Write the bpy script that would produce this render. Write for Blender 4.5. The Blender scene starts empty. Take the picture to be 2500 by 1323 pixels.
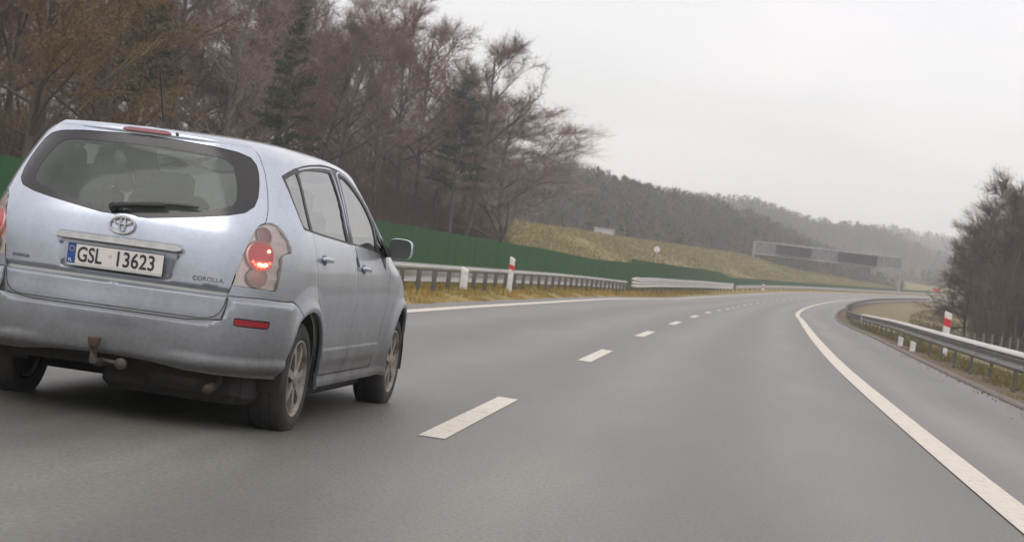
import bpy, math, random
import numpy as np
from mathutils import Vector, Matrix
from mathutils.geometry import delaunay_2d_cdt
rng = np.random.default_rng(7)
random.seed(7)
scn = bpy.context.scene
COL = scn.collection

# ------------------------------------------------------------------ camera
cam_d = bpy.data.cameras.new('camera'); cam = bpy.data.objects.new('camera', cam_d); COL.objects.link(cam)
PITCH, ROLL = -0.0077, 0.1301
F = Vector((0, math.cos(PITCH), math.sin(PITCH))); U0 = Vector((0, -math.sin(PITCH), math.cos(PITCH))); R0 = Vector((1, 0, 0))
Rv = math.cos(ROLL)*R0 + math.sin(ROLL)*U0; Uv = -math.sin(ROLL)*R0 + math.cos(ROLL)*U0
m = Matrix((Rv, Uv, -F)).transposed().to_4x4(); m.translation = Vector((0, 0, 1.1463)); cam.matrix_world = m
cam_d.sensor_width = 36; cam_d.lens = 36*4921.0/2500; cam_d.clip_start = .1; cam_d.clip_end = 9000
cam_d.dof.use_dof = True; cam_d.dof.focus_distance = 11.6; cam_d.dof.aperture_fstop = 7.5
scn.camera = cam
# ------------------------------------------------------------------ sky, sun, exposure
w = bpy.data.worlds.new("World"); scn.world = w; w.use_nodes = True
nt = w.node_tree; nt.nodes.clear()
SUN_EL, SUN_AZ = math.radians(48), math.radians(200)
out = nt.nodes.new('ShaderNodeOutputWorld')
sky = nt.nodes.new('ShaderNodeTexSky'); sky.sky_type = 'NISHITA'; sky.sun_disc = False
sky.sun_elevation = SUN_EL; sky.sun_rotation = SUN_AZ
bgs = nt.nodes.new('ShaderNodeBackground'); bgs.inputs[1].default_value = 0.05
bgc = nt.nodes.new('ShaderNodeBackground'); bgc.inputs[1].default_value = .95
nt.links.new(sky.outputs[0], bgs.inputs[0])
tc = nt.nodes.new('ShaderNodeTexCoord'); mp = nt.nodes.new('ShaderNodeMapping'); mp.inputs['Scale'].default_value = (1.5, 1.5, 5)
mp.inputs['Rotation'].default_value = (0, -.13, 0)
nz = nt.nodes.new('ShaderNodeTexNoise'); nz.inputs['Scale'].default_value = 3.2; nz.inputs['Detail'].default_value = 5; nz.inputs['Roughness'].default_value = .5; nz.inputs['Distortion'].default_value = .4
cr = nt.nodes.new('ShaderNodeValToRGB')
cr.color_ramp.elements[0].position = .30; cr.color_ramp.elements[0].color = (.71, .68, .66, 1)
cr.color_ramp.elements[1].position = .70; cr.color_ramp.elements[1].color = (.97, .865, .825, 1)
nt.links.new(tc.outputs['Generated'], mp.inputs[0]); nt.links.new(mp.outputs[0], nz.inputs[0]); nt.links.new(nz.outputs[0], cr.inputs[0])
sx = nt.nodes.new('ShaderNodeSeparateXYZ'); nt.links.new(tc.outputs['Generated'], sx.inputs[0])
mr = nt.nodes.new('ShaderNodeMapRange'); mr.inputs[1].default_value = 0; mr.inputs[2].default_value = 1; mr.inputs[3].default_value = .97; mr.inputs[4].default_value = 1.6
nt.links.new(sx.outputs[2], mr.inputs[0])
vm = nt.nodes.new('ShaderNodeVectorMath'); vm.operation = 'SCALE'; nt.links.new(cr.outputs[0], vm.inputs[0]); nt.links.new(mr.outputs[0], vm.inputs['Scale'])
nt.links.new(vm.outputs[0], bgc.inputs[0])
ad = nt.nodes.new('ShaderNodeAddShader'); nt.links.new(bgs.outputs[0], ad.inputs[0]); nt.links.new(bgc.outputs[0], ad.inputs[1]); nt.links.new(ad.outputs[0], out.inputs[0])
sd = bpy.data.lights.new('sun', 'SUN'); sd.energy = 0.5; sd.angle = math.radians(25); sd.color = (1, .97, .93)
so = bpy.data.objects.new('sun', sd); COL.objects.link(so)
sdir = Vector((math.sin(SUN_AZ)*math.cos(SUN_EL), math.cos(SUN_AZ)*math.cos(SUN_EL), math.sin(SUN_EL)))
so.rotation_euler = sdir.to_track_quat('Z', 'Y').to_euler()
vs = scn.view_settings; vs.view_transform = 'Standard'; vs.look = 'None'; vs.exposure = 0; vs.gamma = 1; vs.use_curve_mapping = False
scn.cycles.max_bounces = 10; scn.cycles.transparent_max_bounces = 24; scn.cycles.volume_bounces = 2
scn.cycles.use_denoising = True
scn.cycles.sample_clamp_indirect = 4

# ------------------------------------------------------------------ materials
def mat(name, col, rough=.7, metal=0., **k):
    m = bpy.data.materials.new(name); m.use_nodes = True
    b = m.node_tree.nodes['Principled BSDF']
    b.inputs['Base Color'].default_value = (*col, 1); b.inputs['Roughness'].default_value = rough; b.inputs['Metallic'].default_value = metal
    for n, v in k.items():
        n = n.replace('_', ' ')
        b.inputs[n].default_value = v
    return m
def noisy(name, cols, scale=5., rough=.8, detail=6, stretch=(1, 1, 1), coord='Object', bump=0., bscale=None, metal=0., pos=None, rot=0., spec=.5, nrough=.6):
    """colour ramp over noise, with a little fine relief"""
    m = mat(name, cols[0], rough, metal); t = m.node_tree; b = t.nodes['Principled BSDF']
    b.inputs['Specular IOR Level'].default_value = spec
    c = t.nodes.new('ShaderNodeTexCoord'); mp = t.nodes.new('ShaderNodeMapping'); mp.inputs['Scale'].default_value = stretch; mp.inputs['Rotation'].default_value = (0, 0, rot)
    n = t.nodes.new('ShaderNodeTexNoise'); n.inputs['Scale'].default_value = scale; n.inputs['Detail'].default_value = detail; n.inputs['Roughness'].default_value = nrough
    r = t.nodes.new('ShaderNodeValToRGB'); el = r.color_ramp.elements
    pos = pos or [0.3+.4*i/(len(cols)-1) for i in range(len(cols))]
    while len(el) < len(cols): el.new(.5)
    for e, p, cc in zip(el, pos, cols): e.position = p; e.color = (*cc, 1)
    t.links.new(c.outputs[coord], mp.inputs[0]); t.links.new(mp.outputs[0], n.inputs[0]); t.links.new(n.outputs[0], r.inputs[0]); t.links.new(r.outputs[0], b.inputs['Base Color'])
    if bump:
        n2 = t.nodes.new('ShaderNodeTexNoise'); n2.inputs['Scale'].default_value = bscale or scale*8; n2.inputs['Detail'].default_value = 4
        bp = t.nodes.new('ShaderNodeBump'); bp.inputs['Strength'].default_value = bump; bp.inputs['Distance'].default_value = .02
        t.links.new(mp.outputs[0], n2.inputs[0]); t.links.new(n2.outputs[0], bp.inputs['Height']); t.links.new(bp.outputs[0], b.inputs['Normal'])
    return m

def mesh_obj(name, V, Fc, mt=None, parent=None, smooth=False, uv=None, attr=None):
    me = bpy.data.meshes.new(name)
    V = [tuple(v) for v in np.asarray(V, float).tolist()] if not isinstance(V, list) else V
    if isinstance(Fc, np.ndarray): Fc = Fc.tolist()
    me.from_pydata(V, [], Fc)
    if smooth: me.polygons.foreach_set('use_smooth', [True]*len(me.polygons))
    if uv is not None:
        l = me.uv_layers.new(name='uv'); idx = np.zeros(len(me.loops), int); me.loops.foreach_get('vertex_index', idx)
        l.data.foreach_set('uv', np.asarray(uv, float)[idx].ravel())
    if attr is not None:
        a = me.color_attributes.new(name='zone', type='FLOAT_COLOR', domain='POINT')
        a.data.foreach_set('color', np.asarray(attr, float).ravel())
    me.update()
    if mt: me.materials.append(mt)
    o = bpy.data.objects.new(name, me); COL.objects.link(o)
    if parent is not None: o.parent = parent
    return o
def empty(name, loc=(0, 0, 0), rz=0.):
    o = bpy.data.objects.new(name, None); COL.objects.link(o); o.location = loc; o.rotation_euler = (0, 0, rz); o.empty_display_size = .3
    return o
def tag(o, label=None, cat=None, group=None, kind=None):
    if label: o['label'] = label
    if cat: o['category'] = cat
    if group: o['group'] = group
    if kind: o['kind'] = kind
    return o
class MB:
    """collects primitives into one mesh"""
    def __init__(s): s.v = []; s.f = []
    def add(s, V, Fc):
        n = len(s.v); s.v += [tuple(map(float, p)) for p in V]; s.f += [tuple(int(i)+n for i in f) for f in Fc]; return s
    def box(s, c, d, rz=0., ry=0., bev=0.):
        hx, hy, hz = d[0]/2, d[1]/2, d[2]/2
        M = Matrix.Translation(c) @ Matrix.Rotation(rz, 4, 'Z') @ Matrix.Rotation(ry, 4, 'Y')
        if bev <= 0:
            P = [(x*hx, y*hy, z*hz) for z in (-1, 1) for x, y in ((-1, -1), (1, -1), (1, 1), (-1, 1))]
            return s.add([M @ Vector(p) for p in P], [(3, 2, 1, 0), (4, 5, 6, 7), (0, 1, 5, 4), (1, 2, 6, 5), (2, 3, 7, 6), (3, 0, 4, 7)])
        P = []
        for z, k in ((-hz, bev), (-hz+bev, 0), (hz-bev, 0), (hz, bev)):
            x, y = hx-k, hy-k; b = bev if not k else bev*.4
            P += [(-x+b, -y, z), (x-b, -y, z), (x, -y+b, z), (x, y-b, z), (x-b, y, z), (-x+b, y, z), (-x, y-b, z), (-x, -y+b, z)]
        f = [tuple(range(7, -1, -1)), tuple(range(24, 32))]
        for r in range(3):
            for i in range(8): j = (i+1) % 8; f.append((r*8+i, r*8+j, r*8+8+j, r*8+8+i))
        return s.add([M @ Vector(p) for p in P], f)
    def tube(s, pts, r, n=8, cap=True, sq=None):
        pts = [Vector(p) for p in pts]; rr = r if hasattr(r, '__len__') else [r]*len(pts); V = []
        up = Vector((0, 0, 1))
        for i, p in enumerate(pts):
            d = (pts[min(i+1, len(pts)-1)]-pts[max(i-1, 0)]).normalized()
            a = d.cross(up if abs(d.z) < .95 else Vector((1, 0, 0))).normalized(); b = a.cross(d)
            for k in range(n):
                t = 2*math.pi*k/n; V.append(p+rr[i]*(math.cos(t)*a+math.sin(t)*b*(sq or 1)))
        f = []
        for i in range(len(pts)-1):
            for k in range(n): j = (k+1) % n; f.append((i*n+k, i*n+j, i*n+n+j, i*n+n+k))
        if cap: f += [tuple(range(n-1, -1, -1)), tuple(range((len(pts)-1)*n, len(pts)*n))]
        return s.add(V, f)
    def lathe(s, prof, n=32, axis='x', c=(0, 0, 0)):
        V = []
        for (a, r) in prof:
            for k in range(n):
                t = 2*math.pi*k/n; p = (a, r*math.cos(t), r*math.sin(t)) if axis == 'x' else ((r*math.cos(t), a, r*math.sin(t)) if axis == 'y' else (r*math.cos(t), r*math.sin(t), a))
                V.append((p[0]+c[0], p[1]+c[1], p[2]+c[2]))
        f = []
        for i in range(len(prof)-1):
            for k in range(n): j = (k+1) % n; f.append((i*n+k, i*n+j, i*n+n+j, i*n+n+k))
        return s.add(V, f)
    def build(s, name, mt, parent=None, smooth=False): return mesh_obj(name, s.v, s.f, mt, parent, smooth)

# ------------------------------------------------------------------ road path (right edge line), metres
ST = np.array([(-60,-4.1,0),(-40,-2.1,0),(0,1.93,0),(11.86,3.18,0),(20.3,4.12,0),(33.2,5.62,0),(50,7.75,0),(72.8,10.76,0),(95,13.8,-.08),(118,16.9,-.16),(138,19.88,-.12),(158,23.1,-.04),(190,28.7,.18),(255,42.15,.96),(315,56.8,1.71),(385,75.4,2.6),(480,105.06,4.15),(650,172,8),(900,300,13),(1300,560,18),(2600,1500,24)], float)
def spl(y, k):
    X, Y = ST[:, 0], ST[:, k]; h = np.diff(X); d = np.diff(Y)/h
    mm = np.concatenate([[d[0]], (d[:-1]*h[1:]+d[1:]*h[:-1])/(h[1:]+h[:-1]), [d[-1]]])
    y = np.clip(np.asarray(y, float), X[0], X[-1]); i = np.clip(np.searchsorted(X, y, side='right')-1, 0, len(h)-1); t = (y-X[i])/h[i]
    return (1+2*t)*(1-t)**2*Y[i]+t*(1-t)**2*h[i]*mm[i]+t*t*(3-2*t)*Y[i+1]+t*t*(t-1)*h[i]*mm[i+1]
def path(y, off):
    """point at station y (of the right edge line), signed offset to the right; returns x, y, tangent angle"""
    y = np.asarray(y, float); x = spl(y, 1); dx = (spl(y+.5, 1)-spl(y-.5, 1)); a = np.arctan2(dx, 1.0)
    return x+off*np.cos(a), y-off*np.sin(a), a
def base_z(y): return spl(y, 2)
def cross_z(off):
    off = np.asarray(off, float)
    return np.where(off < 0, -.007*off, -.045*off)
def road_pt(y, off, dz=0.):
    x, yy, a = path(y, off); return np.stack([x, yy+0*x, base_z(y)+cross_z(off)+dz+0*x], -1)
def ys(a, b, s0=1., g=.012):
    r = [a]
    while r[-1] < b: r.append(r[-1]+max(s0, abs(r[-1])*g))
    r[-1] = b; return np.array(r)
def ribbon(name, y, offs, dz, mt, kind='structure', uvs=True, zf=None):
    """a strip along the road through the given offsets"""
    V = []; UV = []
    for o in offs:
        p = road_pt(y, o, dz if not callable(dz) else 0)
        if zf is not None: p[:, 2] = zf(y, o)
        V.append(p); UV.append(np.stack([np.full(len(y), o), y], -1))
    n = len(y); V = np.concatenate(V); UV = np.concatenate(UV)
    f = [(j*n+i, (j+1)*n+i, (j+1)*n+i+1, j*n+i+1) for j in range(len(offs)-1) for i in range(n-1)]
    o = mesh_obj(name, V, f, mt, uv=UV)
    if kind: o['kind'] = kind
    return o

# ---- asphalt: texture runs along the road through the uv (offset, station)
def asphalt(name, dark, light, tint, seed=0.):
    m = mat(name, dark, .62); t = m.node_tree; b = t.nodes['Principled BSDF']; L = t.links.new
    uv = t.nodes.new('ShaderNodeUVMap')
    def nois(sc, det, st, off=0.):
        mp = t.nodes.new('ShaderNodeMapping'); mp.inputs['Scale'].default_value = st; mp.inputs['Location'].default_value = (seed+off, off*2, 0)
        n = t.nodes.new('ShaderNodeTexNoise'); n.inputs['Scale'].default_value = sc; n.inputs['Detail'].default_value = det; n.inputs['Roughness'].default_value = .62
        L(uv.outputs[0], mp.inputs[0]); L(mp.outputs[0], n.inputs[0]); return n
    big = nois(.75, 7, (1, .22, 1)); streak = nois(1.6, 4, (1, .06, 1), 3.); grain = nois(55, 3, (1, .35, 1), 9.)
    mx = t.nodes.new('ShaderNodeMix'); mx.data_type = 'RGBA'; mx.inputs[6].default_value = (*dark, 1); mx.inputs[7].default_value = (*light, 1)
    r1 = t.nodes.new('ShaderNodeMapRange'); r1.inputs[1].default_value = .36; r1.inputs[2].default_value = .64; L(big.outputs[0], r1.inputs[0]); L(r1.outputs[0], mx.inputs[0])
    m2 = t.nodes.new('ShaderNodeMix'); m2.data_type = 'RGBA'; m2.inputs[7].default_value = (*tint, 1)
    r2 = t.nodes.new('ShaderNodeMapRange'); r2.inputs[1].default_value = .42; r2.inputs[2].default_value = .72; r2.inputs[4].default_value = .6; L(streak.outputs[0], r2.inputs[0]); L(r2.outputs[0], m2.inputs[0]); L(mx.outputs[2], m2.inputs[6])
    m3 = t.nodes.new('ShaderNodeMix'); m3.data_type = 'RGBA'; m3.blend_type = 'MULTIPLY'; m3.inputs[0].default_value = 1
    r3 = t.nodes.new('ShaderNodeMapRange'); r3.inputs[1].default_value = .3; r3.inputs[2].default_value = .7; r3.inputs[3].default_value = .72; r3.inputs[4].default_value = 1.28; L(grain.outputs[0], r3.inputs[0])
    sxy = t.nodes.new('ShaderNodeSeparateXYZ'); L(uv.outputs[0], sxy.inputs[0])
    wt = t.nodes.new('ShaderNodeMath'); wt.operation = 'MULTIPLY_ADD'; wt.inputs[1].default_value = 2*math.pi/1.75; wt.inputs[2].default_value = 2*math.pi/1.75; L(sxy.outputs[0], wt.inputs[0])
    co = t.nodes.new('ShaderNodeMath'); co.operation = 'COSINE'; L(wt.outputs[0], co.inputs[0])
    wr = t.nodes.new('ShaderNodeMapRange'); wr.inputs[1].default_value = -1; wr.inputs[3].default_value = .80; wr.inputs[4].default_value = 1.14; L(co.outputs[0], wr.inputs[0])
    m4 = t.nodes.new('ShaderNodeMix'); m4.data_type = 'RGBA'; m4.blend_type = 'MULTIPLY'; m4.inputs[0].default_value = 1; L(m2.outputs[2], m4.inputs[6]); L(wr.outputs[0], m4.inputs[7])
    L(m4.outputs[2], m3.inputs[6]); L(r3.outputs[0], m3.inputs[7]); L(m3.outputs[2], b.inputs['Base Color'])
    bp = t.nodes.new('ShaderNodeBump'); bp.inputs['Strength'].default_value = .35; bp.inputs['Distance'].default_value = .01; L(grain.outputs[0], bp.inputs['Height']); L(bp.outputs[0], b.inputs['Normal'])
    r4 = t.nodes.new('ShaderNodeMapRange'); r4.inputs[3].default_value = .36; r4.inputs[4].default_value = .58; L(big.outputs[0], r4.inputs[0]); L(r4.outputs[0], b.inputs['Roughness'])
    return m
M_road = asphalt('asphalt', (.086, .087, .074), (.155, .154, .134), (.116, .106, .093))
M_shld = asphalt('shoulder_asphalt', (.112, .101, .092), (.160, .146, .134), (.080, .070, .064), 40.)
M_line = noisy('road_paint', [(.46, .425, .36), (.62, .575, .49), (.54, .50, .43)], 9, .6)
M_kerb = noisy('edge_concrete', [(.10, .09, .08), (.2, .17, .15), (.14, .12, .10)], 3, .9, bump=.4)
def worn(m):
    t = m.node_tree; L = t.links.new; b = t.nodes['Principled BSDF']; src = b.inputs['Base Color'].links[0].from_socket
    c = t.nodes.new('ShaderNodeTexCoord'); n = t.nodes.new('ShaderNodeTexNoise'); n.inputs['Scale'].default_value = 14; n.inputs['Detail'].default_value = 9; n.inputs['Roughness'].default_value = .75; L(c.outputs['Object'], n.inputs[0])
    q = t.nodes.new('ShaderNodeMapRange'); q.inputs[1].default_value = .56; q.inputs[2].default_value = .66; q.inputs[4].default_value = .8; L(n.outputs[0], q.inputs[0])
    x = t.nodes.new('ShaderNodeMix'); x.data_type = 'RGBA'; x.inputs[7].default_value = (.19, .18, .16, 1); L(q.outputs[0], x.inputs[0]); L(src, x.inputs[6]); L(x.outputs[2], b.inputs['Base Color'])
worn(M_line)
Y = ys(-45, 900, 1.0, .008)
ribbon('road', Y, [-7.6, -7.0, -5.2, -3.5, -1.7, 0.13], 0.0, M_road)
ribbon('road_shoulder', Y, [0.135, 1.2, 2.42], 0.0, M_shld)
YL = ys(-45, 620, .8, .006)
tag(ribbon('edge_line', YL, [-.13, .13], .004, M_line), kind='structure')
tag(ribbon('edge_line', YL, [-7.12, -6.88], .004, M_line), kind='structure')
for i in range(-3, 34):
    y0 = 11.46+11.75*i
    yy = np.linspace(y0, y0+4.05, 5)
    tag(ribbon('lane_dash', yy, [-3.5-.08, -3.5+.08], .004, M_line), kind='structure')
# raised asphalt edge (small kerb) on the right
def sweep(name, y, prof, mt, parent=None, smooth=True, close=True, zf=None):
    """sweep a profile of (offset, height above road surface) along the road"""
    n = len(prof); V = []
    for o, h in prof:
        p = road_pt(y, o); p[:, 2] = (base_z(y) if zf is None else zf(y)) + h; V.append(p)
    V = np.stack(V, 1).reshape(-1, 3); N = len(y)
    f = [(i*n+j, i*n+(j+1) % n, (i+1)*n+(j+1) % n, (i+1)*n+j) for i in range(N-1) for j in range(n if close else n-1)]
    if close: f += [tuple(range(n)), tuple(range(N*n-1, (N-1)*n-1, -1))]
    return mesh_obj(name, V, f, mt, parent, smooth)
tag(sweep('kerb', Y, [(2.42, -.30), (2.42, -.085), (2.45, -.055), (2.62, -.065), (2.64, -.10), (2.64, -.30)], M_kerb, smooth=False), kind='structure')

# ------------------------------------------------------------------ ground
def sm(a, b, x): t = np.clip((np.asarray(x, float)-a)/(b-a), 0, 1); return t*t*(3-2*t)
def ground_h(y, off):
    """height of the ground at station y and offset off"""
    y = np.asarray(y, float); off = np.asarray(off, float)
    h = cross_z(np.clip(off, -9, 2.6)) - .03
    h = h - .015*np.clip(-9-off, 0, 3) + .10*sm(-7.6, -8.4, off)*sm(-11, -9.5, off)
    # left: bank behind the other carriageway
    wood = 1-sm(150, 260, y)
    H = 2.3*wood + (1-wood)*(4.6-2.2*sm(430, 500, y)-2*sm(500, 600, y))
    h = h + H*sm(-27, -44, off) + wood*(4.2*sm(-36, -75, off)+2.5*sm(-60, -160, off)) 
    # right: ditch, then a flat meadow
    h = h - .35*sm(3.6, 6.5, off) - .55*sm(8, 16, off)
    h = h - sm(40, 400, off)*1.0
    return base_z(y) + h
offs = np.array([-900, -600, -400, -300, -220, -180, -150, -125, -105, -90, -78, -68, -60, -53, -47, -42, -38, -34, -31, -28, -25.5, -25, -22, -18, -13, -12.5, -11, -10, -9.2, -8.6, -8.1, -7.7, -7.3, 2.5, 2.7, 3.0, 3.6, 4.5, 5.5, 6.5, 8, 10, 12, 15, 19, 24, 30, 38, 50, 70, 100, 160, 260, 400, 700, 1200])
yg = ys(-45, 2600, 2.0, .012)
OO, YY = np.meshgrid(offs, yg, indexing='ij')
gx, gy, _ = path(YY, 0.); aa = np.arctan2(spl(YY+.5, 1)-spl(YY-.5, 1), 1.)
clipo = OO
GX = gx+clipo*np.cos(aa); GY = YY-clipo*np.sin(aa)*np.where(np.abs(clipo) > 60, 60/np.maximum(np.abs(clipo), 1), 1)
GZ = ground_h(YY, OO)
GZ = GZ + np.where((OO < -27) | (OO > 5), .10*np.sin(GX*.13+GY*.07)+.06*np.sin(GX*.31-GY*.23)+rng.normal(0, .05, OO.shape), 0)
GZ = np.where((OO > -7.65) & (OO < 2.6), GZ-.25, GZ)
# keep the sheet below the road where it passes under it
n0, n1 = OO.shape
V = np.stack([GX, GY, GZ], -1).reshape(-1, 3)
f = [(i*n1+j, (i+1)*n1+j, (i+1)*n1+j+1, i*n1+j+1) for i in range(n0-1) for j in range(n1-1)]
woodz = ((OO < -33) & (YY < 215)).astype(float)*1.0; verge = ((OO > -10.2) & (OO < -7)).astype(float)
zone = np.stack([woodz, verge, np.where((OO > 2.4) & (OO < 3.7), 1., np.where((OO > 3.6) & (OO < 90), .55, 0.)), np.ones_like(OO)], -1).reshape(-1, 4)
def ground_material():
    m = mat('ground', (.15, .14, .07), .95); t = m.node_tree; b = t.nodes['Principled BSDF']; L = t.links.new; b.inputs['Specular IOR Level'].default_value = .1
    tc = t.nodes.new('ShaderNodeTexCoord')
    def n(sc, det=5, st=(1, 1, 1), loc=0):
        mp = t.nodes.new('ShaderNodeMapping'); mp.inputs['Scale'].default_value = st; mp.inputs['Location'].default_value = (loc, loc, 0)
        q = t.nodes.new('ShaderNodeTexNoise'); q.inputs['Scale'].default_value = sc; q.inputs['Detail'].default_value = det; q.inputs['Roughness'].default_value = .65
        L(tc.outputs['Object'], mp.inputs[0]); L(mp.outputs[0], q.inputs[0]); return q
    def ramp(src, *stops):
        r = t.nodes.new('ShaderNodeValToRGB'); e = r.color_ramp.elements
        while len(e) < len(stops): e.new(.5)
        for a, (p, c) in zip(e, stops): a.position = p; a.color = (*c, 1)
        L(src.outputs[0], r.inputs[0]); return r.outputs[0]
    def mix(fac, a, bb):
        x = t.nodes.new('ShaderNodeMix'); x.data_type = 'RGBA'; L(fac, x.inputs[0]); L(a, x.inputs[6]); L(bb, x.inputs[7]); return x.outputs[2]
    field = ramp(n(.06, 7, (1, .45, 1)), (.30, (.17, .165, .075)), (.45, (.225, .205, .09)), (.55, (.25, .215, .10)), (.70, (.19, .165, .08)))
    woodc = ramp(n(.35, 6), (.3, (.060, .043, .034)), (.5, (.095, .070, .050)), (.7, (.12, .095, .060)))
    verg = ramp(n(.9, 6, (1, .4, 1), 5), (.3, (.19, .15, .065)), (.5, (.33, .25, .11)), (.66, (.25, .21, .085)))
    dirt = ramp(n(1.2, 6, (1, .5, 1), 9), (.3, (.13, .10, .08)), (.5, (.20, .155, .12)), (.62, (.14, .15, .06)))
    at = t.nodes.new('ShaderNodeVertexColor'); at.layer_name = 'zone'; sp = t.nodes.new('ShaderNodeSeparateColor'); L(at.outputs[0], sp.inputs[0])
    c = mix(sp.outputs[0], field, woodc); c = mix(sp.outputs[1], c, verg); c = mix(sp.outputs[2], c, dirt)
    L(c, b.inputs['Base Color'])
    bp = t.nodes.new('ShaderNodeBump'); bp.inputs['Strength'].default_value = .8; bp.inputs['Distance'].default_value = .3; L(n(1.5, 6).outputs[0], bp.inputs['Height']); L(bp.outputs[0], b.inputs['Normal'])
    return m
g = mesh_obj('ground', V, f, ground_material(), smooth=True, attr=zone); g['kind'] = 'structure'
ribbon('opposite_road', ys(-45, 600, 2, .012), [-24.5, -18.5, -13], .05, M_road, zf=lambda y, o: ground_h(y, o)+.04)

# ------------------------------------------------------------------ hills with woods, far away
PX = lambda px, y: (px-1250)/4921.0*y     # azimuth of a far thing as metres across at a distance
def hill(name, pts, depth, mt, mtree, ntree, th, seed, left_ext, right_ext, tcols=None):
    """ridge line (x, y, z) with slopes to both sides, wooded"""
    r = np.random.default_rng(seed); P = np.array(pts, float)
    s = np.linspace(0, len(P)-1, 140); R = np.stack([np.interp(s, range(len(P)), P[:, k]) for k in range(3)], -1)
    tt = np.linspace(-1, 1, 29); V = []
    for t in tt:
        q = R.copy(); prof = (math.cos(t*math.pi/2)**1.3); base = -3.0
        q[:, 1] += t*depth; q[:, 2] = base+(R[:, 2]-th*1.2-base)*prof + 2*np.sin(q[:, 0]*.02+t*5)*prof; V.append(q)
    V = np.stack(V); n0, n1 = V.shape[:2]
    f = [(i*n1+j, i*n1+j+1, (i+1)*n1+j+1, (i+1)*n1+j) for i in range(n0-1) for j in range(n1-1)]
    o = mesh_obj(name, V.reshape(-1, 3), f, mt, smooth=True); o['kind'] = 'structure'
    # trees: trunk ribbon plus many twig-sized faces through an upright crown
    VV = []; FF = []; CC = []; nv = 0
    ncl = 100
    for k in range(ntree):
        a = r.uniform(0, n1-1.001); b = r.uniform(0, 14.3) if r.random() < .8 else r.uniform(13, 17)
        i, j = int(b), int(a); p = V[i, j]*(1-(a-j))+V[i, j+1]*(a-j); p = p*(1-(b-i))+V[i+1, j]*(b-i)
        hgt = th*r.uniform(.65, 1.15); wd = hgt*r.uniform(.22, .34); conif = r.random() < .16
        m_ = ncl
        u = r.random(m_); hz = hgt*(.25+.75*u); rad = wd*(np.sin(np.clip(u, .02, 1)*math.pi*.86+.25) if not conif else (1.05-u)*.75)*np.sqrt(r.random(m_))
        th_ = r.uniform(0, 2*math.pi, m_); c = np.stack([p[0]+rad*np.cos(th_), p[1]+rad*np.sin(th_), p[2]+hz], -1)
        L = r.uniform(.05, .13, m_)*hgt*(.7 if conif else 1); W = (.010 if not conif else .03)*hgt*r.uniform(.7, 1.6, m_)*(1 if not conif else 1)
        d = np.stack([rad*np.cos(th_)*.3+r.normal(0, .5, m_), r.normal(0, .5, m_), np.abs(r.normal(.9, .4, m_))*(1 if not conif else .2)], -1); d /= np.linalg.norm(d, axis=1)[:, None]
        sd_ = np.cross(d, r.normal(0, 1, (m_, 3))); sd_ /= np.linalg.norm(sd_, axis=1)[:, None]
        q = np.stack([c-sd_*W[:, None], c+sd_*W[:, None], c+d*L[:, None]+sd_*W[:, None]*.3], 1).reshape(-1, 3)
        VV.append(q); FF.append(np.arange(m_*3).reshape(-1, 3)+nv); nv += m_*3
        base = np.array([.07, .085, .05]) if conif else np.array(tcols[r.integers(len(tcols))])
        base = base*r.uniform(.7, .95)
        CC.append(np.tile([*base, 1], (m_*3, 1)))
        tr = np.array([(-.012*hgt, 0, 0), (.012*hgt, 0, 0), (.004*hgt, 0, hgt*.8), (0, .012*hgt, 0)])+p
        VV.append(tr); FF.append(np.array([(0, 1, 2), (1, 3, 2), (3, 0, 2)])+nv); nv += 4; CC.append(np.tile([.10, .085, .08, 1], (4, 1)))
    t = mesh_obj(name.replace('hill', 'hill_woods'), np.concatenate(VV), np.concatenate(FF), mtree, attr=np.concatenate(CC))
    return o, t
def vcol_mat(name, rough=.9):
    m = mat(name, (.1, .1, .1), rough); t = m.node_tree; a = t.nodes.new('ShaderNodeVertexColor'); a.layer_name = 'zone'
    t.links.new(a.outputs[0], t.nodes['Principled BSDF'].inputs['Base Color']); t.nodes['Principled BSDF'].inputs['Specular IOR Level'].default_value = .1
    return m
M_vc = vcol_mat('far_wood')
M_hill = noisy('hill_floor', [(.06, .05, .045), (.10, .085, .075), (.075, .075, .05)], .02, .95)
hz = lambda px, py, d: 1.15+(math.cos(.13)*((624+.1308*(px-1250))-py))*d/4921.0*1.0
def ridge(l, d0): return [(PX(px, d), d, hz(px, py, d)) for px, py, d in l]
cA = [(.095, .095, .085), (.12, .112, .105), (.17, .105, .095), (.10, .105, .08), (.14, .13, .12), (.085, .095, .07)]
h1, t1 = hill('hill', ridge([(500, 330, 420), (900, 350, 430), (1150, 370, 450), (1330, 385, 470), (1400, 398, 490), (1460, 420, 510), (1530, 442, 530), (1600, 460, 550), (1660, 476, 570), (1720, 490, 590), (1790, 515, 610), (1850, 540, 640), (1900, 565, 660), (1960, 592, 680), (2050, 625, 700)], 0), 120, M_hill, M_vc, 4300, 11, 3, 0, 0, cA)
tag(t1, 'bare grey brown wood covering the near hillside', 'wood', kind='stuff')
h2, t2 = hill('hill', ridge([(1400, 430, 1000), (1600, 466, 1050), (1700, 474, 1080), (1800, 481, 1100), (1850, 502, 1120), (1900, 517, 1150), (1980, 530, 1180), (2060, 534, 1200), (2140, 555, 1220), (2230, 595, 1250), (2350, 640, 1280)], 0), 260, M_hill, M_vc, 3200, 12, 4, 0, 0, cA)
tag(t2, 'hazy wood on the middle ridge behind the sign gantry', 'wood', kind='stuff')
h3, t3 = hill('hill', ridge([(1700, 520, 1700), (1950, 530, 1750), (2050, 536, 1800), (2150, 542, 1800), (2200, 556, 1850), (2300, 576, 1900), (2420, 600, 1950), (2600, 640, 2000), (2900, 690, 2100)], 0), 380, M_hill, M_vc, 1700, 18, 5, 0, 0, cA)
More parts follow.
